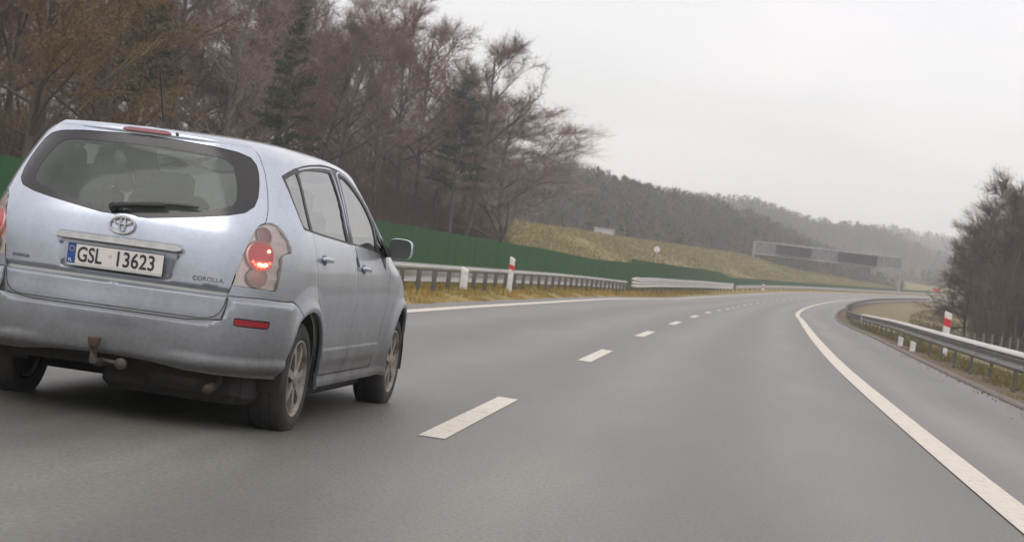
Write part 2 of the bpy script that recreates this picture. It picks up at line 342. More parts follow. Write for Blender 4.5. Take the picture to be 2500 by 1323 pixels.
tag(t3, 'bluish wood on the farthest ridge at the right', 'wood', kind='stuff')
h4, t4 = hill('hill', ridge([(2000, 672, 760), (2150, 662, 780), (2300, 652, 800), (2450, 655, 800), (2700, 690, 800)], 0), 70, M_hill, M_vc, 420, 10, 6, 0, 0, cA)
tag(t4, 'low grey copse on the rise beyond the gantry and meadow', 'wood', kind='stuff')

# ------------------------------------------------------------------ trees
def seg_tubes(segs, n):
    """segs: array of (p0, p1, r0, r1) rows -> verts, quads"""
    p0, p1, r0, r1 = segs[:, :3], segs[:, 3:6], segs[:, 6], segs[:, 7]
    d = p1-p0; d /= np.maximum(np.linalg.norm(d, axis=1), 1e-6)[:, None]
    ref = np.where(np.abs(d[:, 2:3]) < .9, np.array([[0, 0, 1.]]), np.array([[1., 0, 0]]))
    a = np.cross(d, ref); a /= np.linalg.norm(a, axis=1)[:, None]; b = np.cross(a, d)
    V = []
    for p, r in ((p0, r0), (p1, r1)):
        for k in range(n):
            t = 2*math.pi*k/n; V.append(p+r[:, None]*(math.cos(t)*a+math.sin(t)*b))
    V = np.stack(V, 1); N = len(segs); base = (np.arange(N)*2*n)[:, None]
    Fs = [base+np.array([[k, (k+1) % n, n+(k+1) % n, n+k]]) for k in range(n)]
    return V.reshape(-1, 3), np.concatenate(Fs)
def ribbons(p, d, L, W, r):
    """two-triangle twigs"""
    s = np.cross(d, r.normal(0, 1, d.shape)); s /= np.maximum(np.linalg.norm(s, axis=1), 1e-6)[:, None]
    bend = r.normal(0, .18, d.shape); m_ = p+d*L[:, None]*.5+bend*L[:, None]*.3; e = p+d*L[:, None]+bend*L[:, None]*.2+np.array([0, 0, .1])*L[:, None]
    V = np.stack([p-s*W[:, None], p+s*W[:, None], m_+s*W[:, None]*.6, m_-s*W[:, None]*.6, e], 1).reshape(-1, 3); N = len(p); b = (np.arange(N)*5)[:, None]
    return V, np.concatenate([b+np.array([[0, 1, 2]]), b+np.array([[0, 2, 3]]), b+np.array([[3, 2, 4]])])
def grow(seed, H, spread=.35, first=.3, limbs=16, up=.8, twigs=6000, tw=.012, tl=1.0, trunk_r=.2, lean=0.):
    r = np.random.default_rng(seed); segs = []
    def limb(p, d, L, r0, n, wob):
        pts = [p]; dd = d/np.linalg.norm(d)
        for i in range(n):
            dd = dd+r.normal(0, wob, 3)+np.array([0, 0, .05*up]); dd /= np.linalg.norm(dd); pts.append(pts[-1]+dd*L/n)
        pts = np.array(pts); rad = np.linspace(r0, r0*.35, n+1)
        for i in range(n): segs.append((*pts[i], *pts[i+1], rad[i], rad[i+1]))
        return pts, rad
    tp, trd = limb(np.zeros(3), np.array([lean, r.normal(0, .02), 1.]), H*.9, trunk_r, 12, .045)
    ends = []
    for k in range(limbs):
        t = first+(1-first)*(k+r.random())/limbs; i = min(int(t*12), 11); p = tp[i]+(tp[i+1]-tp[i])*(t*12-i)
        a = r.uniform(0, 2*math.pi)+k*2.4; dn = np.array([math.cos(a), math.sin(a), up*r.uniform(.6, 1.3)])
        L = H*spread*(1.15-.75*((t-first)/(1-first))**1.3)*r.uniform(.75, 1.25); rr = max(trd[i]*.55, .03)
        lp, lr = limb(p, dn, L, rr, 6, .13)
        ns = 7
        for s in range(ns):
            u = .2+.8*(s+r.random())/ns; j = min(int(u*6), 5); q = lp[j]+(lp[j+1]-lp[j])*(u*6-j)
            dd = lp[j+1]-lp[j]; dd /= np.linalg.norm(dd); dd = dd+r.normal(0, .55, 3)+np.array([0, 0, .35*up]); L2 = L*r.uniform(.3, .55)*(1.2-u*.5)
            sp, sr = limb(q, dd, L2, max(lr[j]*.5, .015), 4, .2)
            ends.append(sp)
    E = np.array(ends)                                     # n, 5, 3
    N = twigs; k = r.integers(len(E), size=N); u = r.uniform(.15, 1, N)*3.999; j = u.astype(int); fr = (u-j)[:, None]
    p = E[k, j]*(1-fr)+E[k, j+1]*fr; d = E[k, 4]-E[k, 0]; d /= np.linalg.norm(d, axis=1)[:, None]
    d = d+r.normal(0, .65, (N, 3))+np.array([0, 0, .25*up]); d /= np.linalg.norm(d, axis=1)[:, None]
    L = r.uniform(.5, 1.3, N)*tl; W = tw*r.uniform(.6, 1.3, N)
    V1, F1 = ribbons(p, d, L, W, r)
    # side twiglets
    k2 = r.integers(N, size=N*2); u2 = r.uniform(.3, 1, N*2)[:, None]; p2 = p[k2]+d[k2]*L[k2][:, None]*u2
    d2 = d[k2]+r.normal(0, .6, (N*2, 3)); d2 /= np.linalg.norm(d2, axis=1)[:, None]
    V2, F2 = ribbons(p2, d2, L[k2]*.5, W[k2]*.6, r)
    S_ = np.array(segs); big = S_[S_[:, 6] > .05]; small = S_[S_[:, 6] <= .05]
    a = seg_tubes(big, 7); b = seg_tubes(small, 3)
    trunk = (a[0], a[1]); crownV = np.concatenate([b[0], V1, V2])
    crownF = b[1].tolist()+(F1+len(b[0])).tolist()+(F2+len(b[0])+len(V1)).tolist()
    return trunk, (crownV, crownF), p, d
def pine(seed, H, crown0=.35, rad=2.6, n=9000, trunk_r=.2):
    r = np.random.default_rng(seed); segs = []; tp = np.array([(.02*i*math.sin(i), .02*i, H*i/12) for i in range(13)])
    for i in range(12): segs.append((*tp[i], *tp[i+1], trunk_r*(1-i/13), trunk_r*(1-(i+1)/13)))
    P = []; D = []; bs = []
    for k in range(60):
        t = crown0+(1-crown0)*(k+r.random())/60; a = r.uniform(0, 2*math.pi); R = rad*(1.1-((t-crown0)/(1-crown0))**1.4)*r.uniform(.55, 1.15)
        z = t*H; e = np.array([R*math.cos(a), R*math.sin(a), z+r.uniform(-.1, .5)*R*.5]); s = np.array([0, 0, z-.2])
        bs.append((*s, *e, .04, .012)); m_ = int(n/60*R/rad*1.3)+4; u = r.uniform(.25, 1.03, m_)[:, None]
        q = s+(e-s)*u+r.normal(0, .22, (m_, 3))*np.array([1, 1, .5]); P.append(q); D.append(np.tile((e-s)/np.linalg.norm(e-s), (m_, 1))+r.normal(0, .6, (m_, 3)))
    P = np.concatenate(P); D = np.concatenate(D); D /= np.linalg.norm(D, axis=1)[:, None]
    V, Fc = ribbons(P, D, r.uniform(.15, .4, len(P)), r.uniform(.02, .05, len(P)), r)
    a = seg_tubes(np.array(segs), 8); b = seg_tubes(np.array(bs), 3)
    return (a[0], a[1]), (np.concatenate([b[0], V]), b[1].tolist()+(Fc+len(b[0])).tolist())
M_bark = noisy('bark', [(.045, .038, .034), (.10, .085, .075), (.065, .055, .05)], 3, .95, stretch=(4, 4, .6), bump=.5)
M_bark_g = noisy('bark_pale', [(.12, .115, .10), (.22, .21, .19), (.09, .08, .07)], 2, .95, stretch=(3, 3, .8), bump=.5)
M_twig = noisy('twigs', [(.135, .095, .080), (.19, .135, .115), (.105, .078, .066)], .4, .9, spec=.2)
M_twig_d = noisy('twigs_dark', [(.11, .086, .075), (.16, .125, .11), (.085, .07, .062)], .4, .9, spec=.2)
M_twig_r = noisy('twigs_red', [(.17, .10, .08), (.22, .13, .10), (.11, .07, .06)], .4, .9, spec=.2)
M_twig_p = noisy('twigs_pale', [(.26, .205, .18), (.34, .27, .235), (.20, .155, .135)], .4, .9, spec=.2)
M_leafy = noisy('dry_leaves', [(.15, .10, .055), (.20, .14, .072), (.11, .08, .048)], .6, .85, spec=.2)
M_need = noisy('needles', [(.030, .042, .028), (.055, .07, .045), (.022, .03, .022)], .5, .85, spec=.2)
M_green = noisy('ivy_green', [(.04, .055, .03), (.07, .085, .045), (.03, .035, .022)], .6, .85, spec=.2)
protos = {}
def proto(key, tm, cm):
    (tv, tf), (cv, cf) = tm, cm
    a = bpy.data.meshes.new('trunk'); a.from_pydata(tv.tolist(), [], tf.tolist()); a.polygons.foreach_set('use_smooth', [True]*len(a.polygons))
    b = bpy.data.meshes.new('crown'); b.from_pydata(cv.tolist(), [], cf); protos[key] = (a, b)
for i in range(7):
    t_, c_, _, _ = grow(20+i, 18, spread=.26+.03*(i % 3), first=.22+.08*(i % 3), limbs=20, up=.8+.25*(i % 2), twigs=4600, tw=.013, tl=1.0, trunk_r=.2)
    proto('bare%d' % i, t_, c_)
t_, c_, p_, d_ = grow(41, 19, spread=.36, first=.12, limbs=30, up=.8, twigs=9500, tw=.011, tl=1.1, trunk_r=.17)
proto('edge', t_, c_)
for i in range(2):
    t_, c_, p_, d_ = grow(50+i, 17, spread=.30, first=.2, limbs=20, up=.7, twigs=3500, tw=.012, tl=.9, trunk_r=.18)
    r_ = np.random.default_rng(5+i); k_ = r_.integers(len(p_), size=7000); q_ = p_[k_]+d_[k_]*r_.uniform(.2, 1, (7000, 1))+r_.normal(0, .12, (7000, 3)); dd_ = r_.normal(0, 1, (7000, 3)); dd_ /= np.linalg.norm(dd_, axis=1)[:, None]
    lv, lf = ribbons(q_, dd_, r_.uniform(.06, .12, 7000), r_.uniform(.03, .05, 7000), r_)
    proto('leafy%d' % i, t_, (np.concatenate([c_[0], lv]), c_[1]+(lf+len(c_[0])).tolist()))
for i in range(2): t_, c_ = pine(60+i, 19, .38+.1*i, 2.7, 9000); proto('pine%d' % i, t_, c_)
for i in range(2):
    t_, c_, _, _ = grow(70+i, 13.5, spread=.30, first=.08, limbs=24, up=.45, twigs=5600, tw=.016, tl=.9, trunk_r=.18)
    proto('alder%d' % i, t_, c_)
_meshcache = {}
def place_tree(name, key, x, y, z, s, rz, tm, cm, label, cat, group=None, lean=(0, 0)):
    e = empty(name, (x, y, z), rz); e.scale = (s[0], s[0], s[1]); e.rotation_euler = (lean[0], lean[1], rz)
    for nm, me0, mt in (('trunk', protos[key][0], tm), ('crown', protos[key][1], cm)):
        ck = (key, nm, mt.name)
        if ck not in _meshcache:
            me = me0.copy(); me.name = nm; me.materials.clear(); me.materials.append(mt); _meshcache[ck] = me
        o = bpy.data.objects.new(nm, _meshcache[ck]); COL.objects.link(o); o.parent = e
    return tag(e, label, cat, group)
def gpos(st, off):
    x, y, _ = path(st, off); return float(x), float(y), float(ground_h(st, off))-.15
WG = 'bare trees of the roadside wood'
r = np.random.default_rng(11)
def wood_label(x, y, row, tm, cm):
    px = 1250+4921*x/y
    a = 'pale trunked' if tm is M_bark_g else ('reddish twigged' if cm is M_twig_r else 'dark brown')
    b = ['at the wood edge', 'behind the front trees', 'halfway into the wood', 'deep in the wood'][row]
    zs = [(250, 'near the upper left corner'), (520, 'around the car antenna'), (760, 'above the car roof'), (960, 'above the car side windows'), (1110, 'above the door mirror'), (9999, 'at its right end')]
    return 'bare %s tree %s, %s' % (a, b, next(t for p, t in zs if px < p))
# front row and rows behind, each tree its own object
k = 0
for row, (o0, o1, st, cnt) in enumerate([(-35, -40, (52, 212), 31), (-41, -48, (50, 214), 26), (-49, -60, (55, 212), 24), (-62, -80, (60, 212), 22)]):
    for i in range(cnt):
        s_ = st[0]+(st[1]-st[0])*(i+r.uniform(.1, .9))/cnt; off = r.uniform(o1, o0); x, y, z = gpos(s_, off); q = r.random()
        edge = sm(165, 200, s_)
        hs = r.uniform(.92, 1.28)*(1-.42*sm(168, 212, s_))*(1, .78, .60, .50)[row]
        tm = M_bark_g if q < .12 else M_bark; cm = M_twig_r if q > .8 else (M_twig_p if q < .12 else M_twig)
        place_tree('bare_tree', 'bare%d' % r.integers(7), x, y, z, (r.uniform(.9, 1.2), hs), r.uniform(0, 6.28), tm, cm, wood_label(x, y, row, tm, cm), 'tree', WG)
def tree_at(px, dist, name, key, sc, tm, cm, label, cat, rz=0., dz=0.):
    # find the station whose point lies on the sight line of azimuth px at the given distance
    x = (px-1250)/4921.0*dist; ss = np.linspace(20, 400, 800); off = []
    xx, yy, a = path(ss, 0.); rel = (x-xx)*np.cos(a)-(dist-yy)*np.sin(a); al = np.abs((x-xx)*np.sin(a)+(dist-yy)*np.cos(a)); i = int(al.argmin())
    z = float(ground_h(ss[i], rel[i]))-.15+dz
    return place_tree(name, key, x, dist, z, sc, rz, tm, cm, label, cat)
tree_at(1215, 190, 'bare_tree', 'edge', (2.0, .80), M_bark_g, M_twig_p, 'pale spreading bare tree at the right end of the roadside wood', 'tree', 1.0)
tree_at(1120, 178, 'bare_tree', 'bare2', (1.15, 1.12), M_bark, M_twig, 'tall dark bare tree next to the pale spreading tree', 'tree', 2.0)
tree_at(1085, 172, 'pine_tree', 'pine0', (1.1, .82), M_bark, M_need, 'dark green pine with ragged crown near the right end of the wood', 'pine tree', .5)
0 and tree_at(880, 128, 'pine_tree', 'pine1', (1.0, .50), M_bark, M_need, 'dark green pine above the roof end of the silver car', 'pine tree', 1.5)
tree_at(660, 108, 'pine_tree', 'pine0', (.62, .70), M_bark, M_need, 'dark pine in the middle of the wood, right of the car antenna', 'pine tree', 2.5)
0 and tree_at(480, 98, 'pine_tree', 'pine1', (.7, .5), M_bark, M_green, 'low dark green pine just right of the car antenna tip', 'pine tree', 3.5)
tree_at(290, 86, 'pine_tree', 'pine1', (.7, .62), M_bark, M_need, 'dark pine between the brown leaved tree and the car antenna', 'pine tree', 4.5)
tree_at(40, 66, 'oak_tree', 'leafy0', (.95, .80), M_bark, M_leafy, 'tree with brown dry leaves in the upper left corner', 'tree', 1.)
tree_at(190, 72, 'oak_tree', 'leafy1', (.8, .76), M_bark, M_leafy, 'smaller dry leaved tree right of the one in the upper left corner', 'tree', 2.)
# undergrowth: upright brown stems and low bushes filling the edge of the wood
def undergrowth():
    r = np.random.default_rng(21); N = 42000
    s_ = 48+160*r.random(N)**.9; off = -33.5-r.random(N)**1.2*26; x, y, a = path(s_, off); z = ground_h(s_, off)-.1
    clump = .5+.5*np.sin(x*.5)*np.sin(y*.35)
    p = np.stack([x, y, z], -1); d = np.stack([r.normal(0, .25, N), r.normal(0, .25, N), np.ones(N)], -1); d /= np.linalg.norm(d, axis=1)[:, None]
    L = r.uniform(.8, 3.2, N)*(.6+.9*clump)+ (r.random(N) < .12)*r.uniform(1, 4, N); W = r.uniform(.012, .03, N)
    V1, F1 = ribbons(p, d, L, W, r)
    k = r.integers(N, size=N*2); p2 = p[k]+d[k]*(L[k]*r.uniform(.3, 1, N*2))[:, None]; d2 = d[k]+r.normal(0, .6, (N*2, 3)); d2 /= np.linalg.norm(d2, axis=1)[:, None]
    V2, F2 = ribbons(p2, d2, L[k]*.35, W[k]*.7, r)
    return np.concatenate([V1, V2]), np.concatenate([F1, F2+len(V1)])
M_under = noisy('undergrowth', [(.085, .062, .050), (.135, .095, .072), (.075, .065, .045), (.16, .12, .07)], .15, .95, spec=.1)
uv_, uf_ = undergrowth(); tag(mesh_obj('undergrowth', uv_, uf_, M_under), 'brown leafless undergrowth along the foot of the wood', 'undergrowth', kind='stuff')
# right hand trees
RG = 'trees beyond the right verge'
for px, d, key, sc, lab in [(2362, 150, 'alder0', (.62, .70), 'feathery bare tree at the left edge of the right hand thicket'), (2440, 142, 'alder1', (1.05, 1.0), 'tall dark bare tree in the middle of the right hand thicket'),
                             (2505, 150, 'alder0', (1.1, 1.03), 'dark bare tree cut by the right edge of the picture'), (2415, 160, 'alder1', (.80, .86), None), (2475, 165, 'alder0', (1., .98), None), (2560, 150, 'alder1', (1, 1), None), (2530, 135, 'alder1', (.9, .95), None), (2425, 150, 'bare3', (.8, .66), None), (2455, 155, 'bare5', (.8, .7), None), (2490, 140, 'bare1', (.8, .68), None), (2620, 150, 'alder0', (1, 1), None)]:
    t = tree_at(px, d, 'bare_tree', key, (sc[0]*.95, sc[1]*.92), M_bark, M_twig_d, lab or 'dark bare tree inside the thicket beyond the right guardrail', 'tree', rz=px*.1)
    if not lab: t['group'] = RG
def thicket():
    r = np.random.default_rng(33); N = 9000; x0 = r.normal(0, 1, N); d = r.uniform(134, 166, N); px = 2392+r.random(N)*170
    x = (px-1250)/4921*d; z = -.9-.0*d; L = r.uniform(1.5, 6.5, N)*np.clip((px-2380)/50, .35, 1); p = np.stack([x, d, np.full(N, -.9)], -1)
    dr = np.stack([r.normal(0, .22, N), r.normal(0, .22, N), np.ones(N)], -1); dr /= np.linalg.norm(dr, axis=1)[:, None]
    V1, F1 = ribbons(p, dr, L, r.uniform(.02, .045, N), r)
    k = r.integers(N, size=N*2); p2 = p[k]+dr[k]*(L[k]*r.uniform(.3, 1, N*2))[:, None]; d2 = dr[k]+r.normal(0, .6, (N*2, 3)); d2 /= np.linalg.norm(d2, axis=1)[:, None]
    V2, F2 = ribbons(p2, d2, L[k]*.3, np.full(N*2, .02), r)
    return np.concatenate([V1, V2]), np.concatenate([F1, F2+len(V1)])
tv_, tf_ = thicket(); tag(mesh_obj('thicket_undergrowth', tv_, tf_, M_twig_d), 'dense dark brush between the trees on the right', 'undergrowth', kind='stuff')

# ------------------------------------------------------------------ grass on the verges
def grass(name, s0, s1, o0, o1, N, h, wd, cols, label, seed, pw=1.6):
    r = np.random.default_rng(seed); s_ = s0+(s1-s0)*r.random(N)**pw; off = r.uniform(o0, o1, N)
    off = off+.12*np.sin(s_*.9)+.08*np.sin(s_*2.3)
    x, y, a = path(s_, off); z = ground_h(s_, off)-.02; cl = (.55+.45*np.sin(s_*1.3+off*2)*np.sin(s_*.37+1)) if h < .3 else r.uniform(.45, 1.1, N)*(.85+.15*np.sin(x*.21)*np.sin(y*.13))
    p = np.stack([x, y, z], -1); d = np.stack([r.normal(0, .45, N), r.normal(0, .45, N), np.ones(N)], -1); d /= np.linalg.norm(d, axis=1)[:, None]
    L = h*r.uniform(.4, 1.2, N)*cl; W = wd*r.uniform(.6, 1.3, N)*(1+s_/60)
    V, Fc = ribbons(p, d, L, W, r); c = np.array(cols)[((np.sin(s_*.45+off*1.7)+np.sin(s_*1.9)+r.normal(0, .8, N)+2.4)/4.8*len(cols)).clip(0, len(cols)-1).astype(int)]*r.uniform(.75, 1.2, (N, 1))
    at = np.repeat(np.concatenate([c, np.ones((N, 1))], 1), 5, 0)
    return tag(mesh_obj(name, V, Fc, M_vc, attr=at), label, 'grass', kind='stuff')
gy_ = [(.36, .25, .085), (.43, .31, .12), (.30, .225, .08), (.41, .33, .14), (.22, .19, .065)]
grass('verge_grass', 14, 130, -8.1, -7.65, 26000, .10, .006, gy_, 'dry yellow grass strip between white line and left guardrail', 1)
grass('verge_grass', 14, 170, -10.4, -8.0, 46000, .20, .008, gy_, 'dry tufts of yellow grass under the left guardrail', 2)
gr_ = [(.11, .135, .045), (.19, .165, .07), (.21, .165, .09), (.13, .14, .05), (.17, .125, .075)]
grass('verge_grass', 24, 130, 3.3, 9.5, 60000, .20, .008, gr_, 'rough green and brown grass behind the right guardrail', 3)
grass('verge_grass', 24, 110, 2.62, 3.4, 9000, .06, .006, gr_[1:], 'thin sparse grass beside the right asphalt edge', 4)
gf_ = [(.19, .185, .08), (.26, .23, .10), (.31, .26, .12), (.23, .20, .09), (.27, .22, .105)]
gm_ = [(.13, .13, .055), (.19, .165, .08), (.22, .18, .10), (.15, .13, .07), (.18, .145, .085)]
def litter():
    r = np.random.default_rng(77); N = 2600; s_ = 18+90*r.random(N)**1.3; off = 2.6-np.abs(r.normal(0, .20, N)); x, y, a = path(s_, off); z = base_z(s_)+cross_z(off)+.012
    z = np.where(off > 2.42, z+.03, z); c = np.stack([x, y, z], -1); a = r.uniform(0, 6.28, N); sz = r.uniform(.008, .03, N)
    e1 = np.stack([np.cos(a), np.sin(a), r.normal(0, .25, N)], -1)*sz[:, None]; e2 = np.stack([-np.sin(a), np.cos(a), r.normal(0, .25, N)], -1)*sz[:, None]*.6
    V = np.stack([c-e1, c+e2, c+e1, c-e2], 1).reshape(-1, 3); f = np.arange(N*4).reshape(-1, 4)
    col = np.array([(.22, .16, .10), (.16, .125, .09), (.26, .22, .16), (.14, .12, .10)])[r.integers(4, size=N)]
    return tag(mesh_obj('leaf_litter', V, f, M_vc, attr=np.repeat(np.concatenate([col, np.ones((N, 1))], 1), 4, 0)), 'leaves and grit gathered along the right asphalt edge', 'litter', kind='stuff')
litter()
grass('meadow_grass', 60, 420, 9, 42, 60000, .38, .02, gm_, 'tall faded grass of the meadow on the right', 5, 1.2)
grass('bank_grass', 190, 560, -46, -27, 60000, .5, .03, gf_, 'yellow green grass on the bank beyond the green fence', 6, 1.1)

# ------------------------------------------------------------------ guardrails
M_zinc = noisy('galvanised_steel', [(.38, .38, .37), (.50, .49, .47), (.42, .40, .38)], 1.5, .5, metal=.35, stretch=(1, .3, 1), bump=.1)
M_zincb = noisy('bright_steel', [(.52, .52, .51), (.64, .63, .61), (.55, .54, .52)], 1.5, .4, metal=.3, stretch=(1, .3, 1))
M_zincr = noisy('lit_lip_steel', [(.40, .385, .36), (.55, .53, .50), (.44, .42, .39)], 1.1, .55, metal=.2, stretch=(1, .3, 1))  # upturned rail top: brightness from the sky put into a paler colour
M_zincm = noisy('shaded_beam_steel', [(.17, .165, .16), (.25, .245, .235), (.20, .19, .18)], 1.2, .5, metal=.3, stretch=(1, .3, 1))  # beam face below the lip: its shade put into a darker colour
M_zincd = noisy('weathered_post', [(.085, .078, .072), (.16, .15, .138), (.11, .10, .09)], 3, .7, metal=.2)
def wbeam(o, z0, z1, side, t=.004):
    """W profile between heights z0 and z1, corrugation facing 'side'"""
    h = z1-z0; pr = [(0.0, 0.0), (.0, .04), (.075, .14), (.08, .26), (.01, .42), (.01, .58), (.08, .74), (.075, .86), (.0, .96), (0.0, 1.0)]
    a = [(o+side*x, z0+u*h) for x, u in pr]; b = [(x-side*t, z) for x, z in reversed(a)]
    return a+b
def zl(y): return base_z(y)+.12
gr = tag(empty('guardrail', tuple(road_pt(40, -8.7))), 'galvanised guardrail with close dark posts on the left verge below the green fence', 'guardrail')
def under(o, par):   # keep world placement when parenting
    o.parent = par; o.matrix_parent_inverse = Matrix.Translation(-par.location); return o
YA = ys(-30, 101, 1., 0)
under(sweep('beam', YA, wbeam(-8.86, .22, .60, -1), M_zinc, zf=zl), gr)
under(sweep('lower_lip', YA, [(-8.80, .20), (-8.79, .235), (-8.90, .25), (-8.90, .20)], M_zincb, zf=zl), gr)
under(sweep('top_rail', YA, [(-8.80, .475), (-8.80, .575), (-8.95, .575), (-8.95, .565), (-8.81, .56), (-8.81, .475)], M_zinc, zf=zl), gr)
pm = None
for i in range(-20, 31):
    y_ = 41.6+1.98*i; p = road_pt(y_, -8.72); z_ = float(zl(y_))
    if pm is None:
        b = MB(); b.box((0, 0, .12), (.012, .10, .76)); b.box((.045, .045, .12), (.08, .006, .76)); b.box((.045, -.045, .12), (.08, .006, .76)); ob = b.build('post', M_zincd); pm = ob.data
    else: ob = bpy.data.objects.new('post', pm); COL.objects.link(ob)
    a = float(path(y_, 0.)[2]); ob.location = (p[0], p[1], z_); ob.rotation_euler = (0, 0, -a); under(ob, gr)
# second, heavier barrier further on
gr2 = tag(empty('guardrail', tuple(road_pt(150, -8.7))), 'bright double wave barrier that starts with a rounded end far down the left side', 'guardrail')
def zl2(y): return base_z(y)+.12+.12*sm(100, 125, y)*(1-sm(160, 200, y))
YB = ys(103, 200, 1.5, 0)
under(sweep('beam', YB, wbeam(-8.62, .28, .60, 1), M_zincb, zf=zl2), gr2)
under(sweep('upper_beam', YB, wbeam(-8.62, .62, .84, 1), M_zincb, zf=zl2), gr2)
b = MB()
for hh in (.38, .55, .72):
    c0 = road_pt(103, -8.62); c0[2] = zl2(103)+hh; b.lathe([(-.07, .0), (-.07, .11), (0, .16), (.07, .11), (.07, 0)], 16, 'z', tuple(c0))
under(b.build('rounded_end', M_zincb, smooth=True), gr2)
pm = None
for i in range(0, 25):
    y_ = 104+4*i; p = road_pt(y_, -8.75); b = MB(); 
    if pm is None: b.box((0, 0, .1), (.1, .05, 1.4)); ob = b.build('post', M_zincd); pm = ob.data
    else: ob = bpy.data.objects.new('post', pm); COL.objects.link(ob)
    ob.location = (p[0], p[1], float(zl2(y_))); under(ob, gr2)
gr3 = tag(empty('guardrail', tuple(road_pt(300, -8.7))), 'thin distant guardrail below the far end of the green fence', 'guardrail')
YC = ys(204, 560, 3, 0); under(sweep('beam', YC, wbeam(-8.7, .30, .62, 1), M_zinc, zf=zl), gr3)
for i in range(0, 60):
    y_ = 205+6*i; p = road_pt(y_, -8.8); ob = bpy.data.objects.new('post', pm); COL.objects.link(ob); ob.location = (p[0], p[1], float(zl(y_))-.2); under(ob, gr3)
# right guardrail
gr4 = tag(empty('guardrail', tuple(road_pt(40, 3.1))), 'long steel guardrail curving along the right shoulder', 'guardrail')
def oR(y): return 3.12+.0*y
YR_ = ys(8, 103, 1., 0)
zr = lambda y: base_z(y)-.14
under(sweep('beam', YR_, wbeam(3.16, .40, .69, -1), M_zincm, zf=zr), gr4)
under(sweep('top_lip', YR_, [(3.05, .675), (3.05, .70), (3.18, .755), (3.26, .755), (3.26, .73)], M_zincr, zf=zr), gr4)
pm = None
for i in range(-6, 18):
    y_ = 33.2+3.95*i; p = road_pt(y_, 3.24)
    if pm is None:
        b = MB(); b.box((0, 0, .2), (.008, .10, 1.0)); b.box((.03, .045, .2), (.055, .006, 1.0)); b.box((.03, -.045, .2), (.055, .006, 1.0)); ob = b.build('post', M_zincd); pm = ob.data
    else: ob = bpy.data.objects.new('post', pm); COL.objects.link(ob)
    ob.location = (p[0], p[1], float(zr(y_))); ob.rotation_euler = (0, 0, -float(path(y_, 0.)[2])); under(ob, gr4)
sp_ = None
for i in range(-5, 18):
    y_ = 35.2+3.95*i; p = road_pt(y_, 3.20); a_ = float(path(y_, 0.)[2])
    if sp_ is None: b = MB(); b.box((-.095, 0, .50), (.006, .32, .07)); b.box((-.095, 0, .64), (.006, .32, .05)); [b.tube([(-.098, q, h), (-.108, q, h)], .014, 8) for q in (-.11, .11) for h in (.50, .64)]; ob = b.build('splice_plate', M_zinc); sp_ = ob.data
    else: ob = bpy.data.objects.new('splice_plate', sp_); COL.objects.link(ob)
    ob.location = (p[0], p[1], float(zr(y_))); ob.rotation_euler = (0, 0, -a_); under(ob, gr4)
# dark back of the barrier that continues round the bend
gr5 = tag(empty('guardrail', tuple(road_pt(180, 3.4))), 'dark guardrail continuing round the bend beyond the steel one', 'guardrail')
under(sweep('beam', ys(106, 400, 2, .0), wbeam(3.2, .40, .70, -1), M_zincd, zf=lambda y: base_z(y)-.14), gr5)
for i in range(0, 60):
    y_ = 106+4.9*i; p = road_pt(y_, 3.32); ob = bpy.data.objects.new('post', pm); COL.objects.link(ob); ob.location = (p[0], p[1], float(zr(y_))-.05); under(ob, gr5)
tag(sweep('gutter_edge', ys(14, 100, 1.5, 0), [(4.16, -.52), (4.16, -.28), (4.24, -.28), (4.24, -.52)], noisy('pale_concrete', [(.30, .29, .26), (.42, .40, .37)], 3, .9), smooth=False), kind='structure')
# delineators
M_wht = noisy('white_plastic', [(.62, .60, .57), (.74, .72, .69), (.52, .48, .45)], 6, .5)
M_red = mat('red_reflector', (.55, .03, .035), .4); M_blk = mat('black_plastic', (.02, .02, .02), .5)
def delineator(x, y, z, h, wd, rz, label, red=True, bh=0.):
    e = tag(empty('delineator_post', (x, y, z), rz), label, 'delineator')
    b = MB(); b.box((0, 0, (h-.12)/2), (wd, wd*.7, h-.12), bev=.02); b.build('shaft', M_wht, e)
    top = MB(); t_ = h-.12; hw, hd = wd/2, wd*.35
    top.add([(-hw, -hd, t_), (hw, -hd, t_), (hw, hd, t_), (-hw, hd, t_), (-hw, -hd, h+.01), (hw, -hd, h-.05), (hw, hd, h-.03), (-hw, hd, h+.03)], [(0, 1, 5, 4), (1, 2, 6, 5), (2, 3, 7, 6), (3, 0, 4, 7), (4, 5, 6, 7), (3, 2, 1, 0)]); top.build('cap', M_wht, e)
    if red:
        b = MB(); b.add([(-hw-.003, -hd-.003, h-.30-bh), (hw+.003, -hd-.003, h-.36-bh), (hw+.003, hd+.003, h-.36-bh), (-hw-.003, hd+.003, h-.30-bh), (-hw-.003, -hd-.003, h-.17), (hw+.003, -hd-.003, h-.22), (hw+.003, hd+.003, h-.22), (-hw-.003, hd+.003, h-.17)], [(0, 1, 5, 4), (1, 2, 6, 5), (2, 3, 7, 6), (3, 0, 4, 7), (4, 5, 6, 7), (3, 2, 1, 0)]); b.build('red_band', M_red, e)
    return e
p = road_pt(54.7, -8.45); delineator(p[0], p[1], .08, 1.0, .14, -.13, 'white and red delineator post in front of the left guardrail')
p = road_pt(46.4, -8.45); delineator(p[0], p[1], .20, .50, .17, -.13, 'short plain white marker in front of the left guardrail, nearer the car mirror', red=False)
p = road_pt(61.0, 4.0); delineator(p[0], p[1], -.35, 1.5, .21, -.13, 'white post with red band standing behind the right guardrail', bh=.10)
p = road_pt(60.5, 3.05); delineator(p[0], p[1], -.18, .33, .16, -.13, 'small white marker under the right guardrail, right of its twin', red=False)
p = road_pt(66.5, 3.05); delineator(p[0], p[1], -.18, .33, .16, -.13, 'small white marker under the right guardrail, left of its twin', red=False)
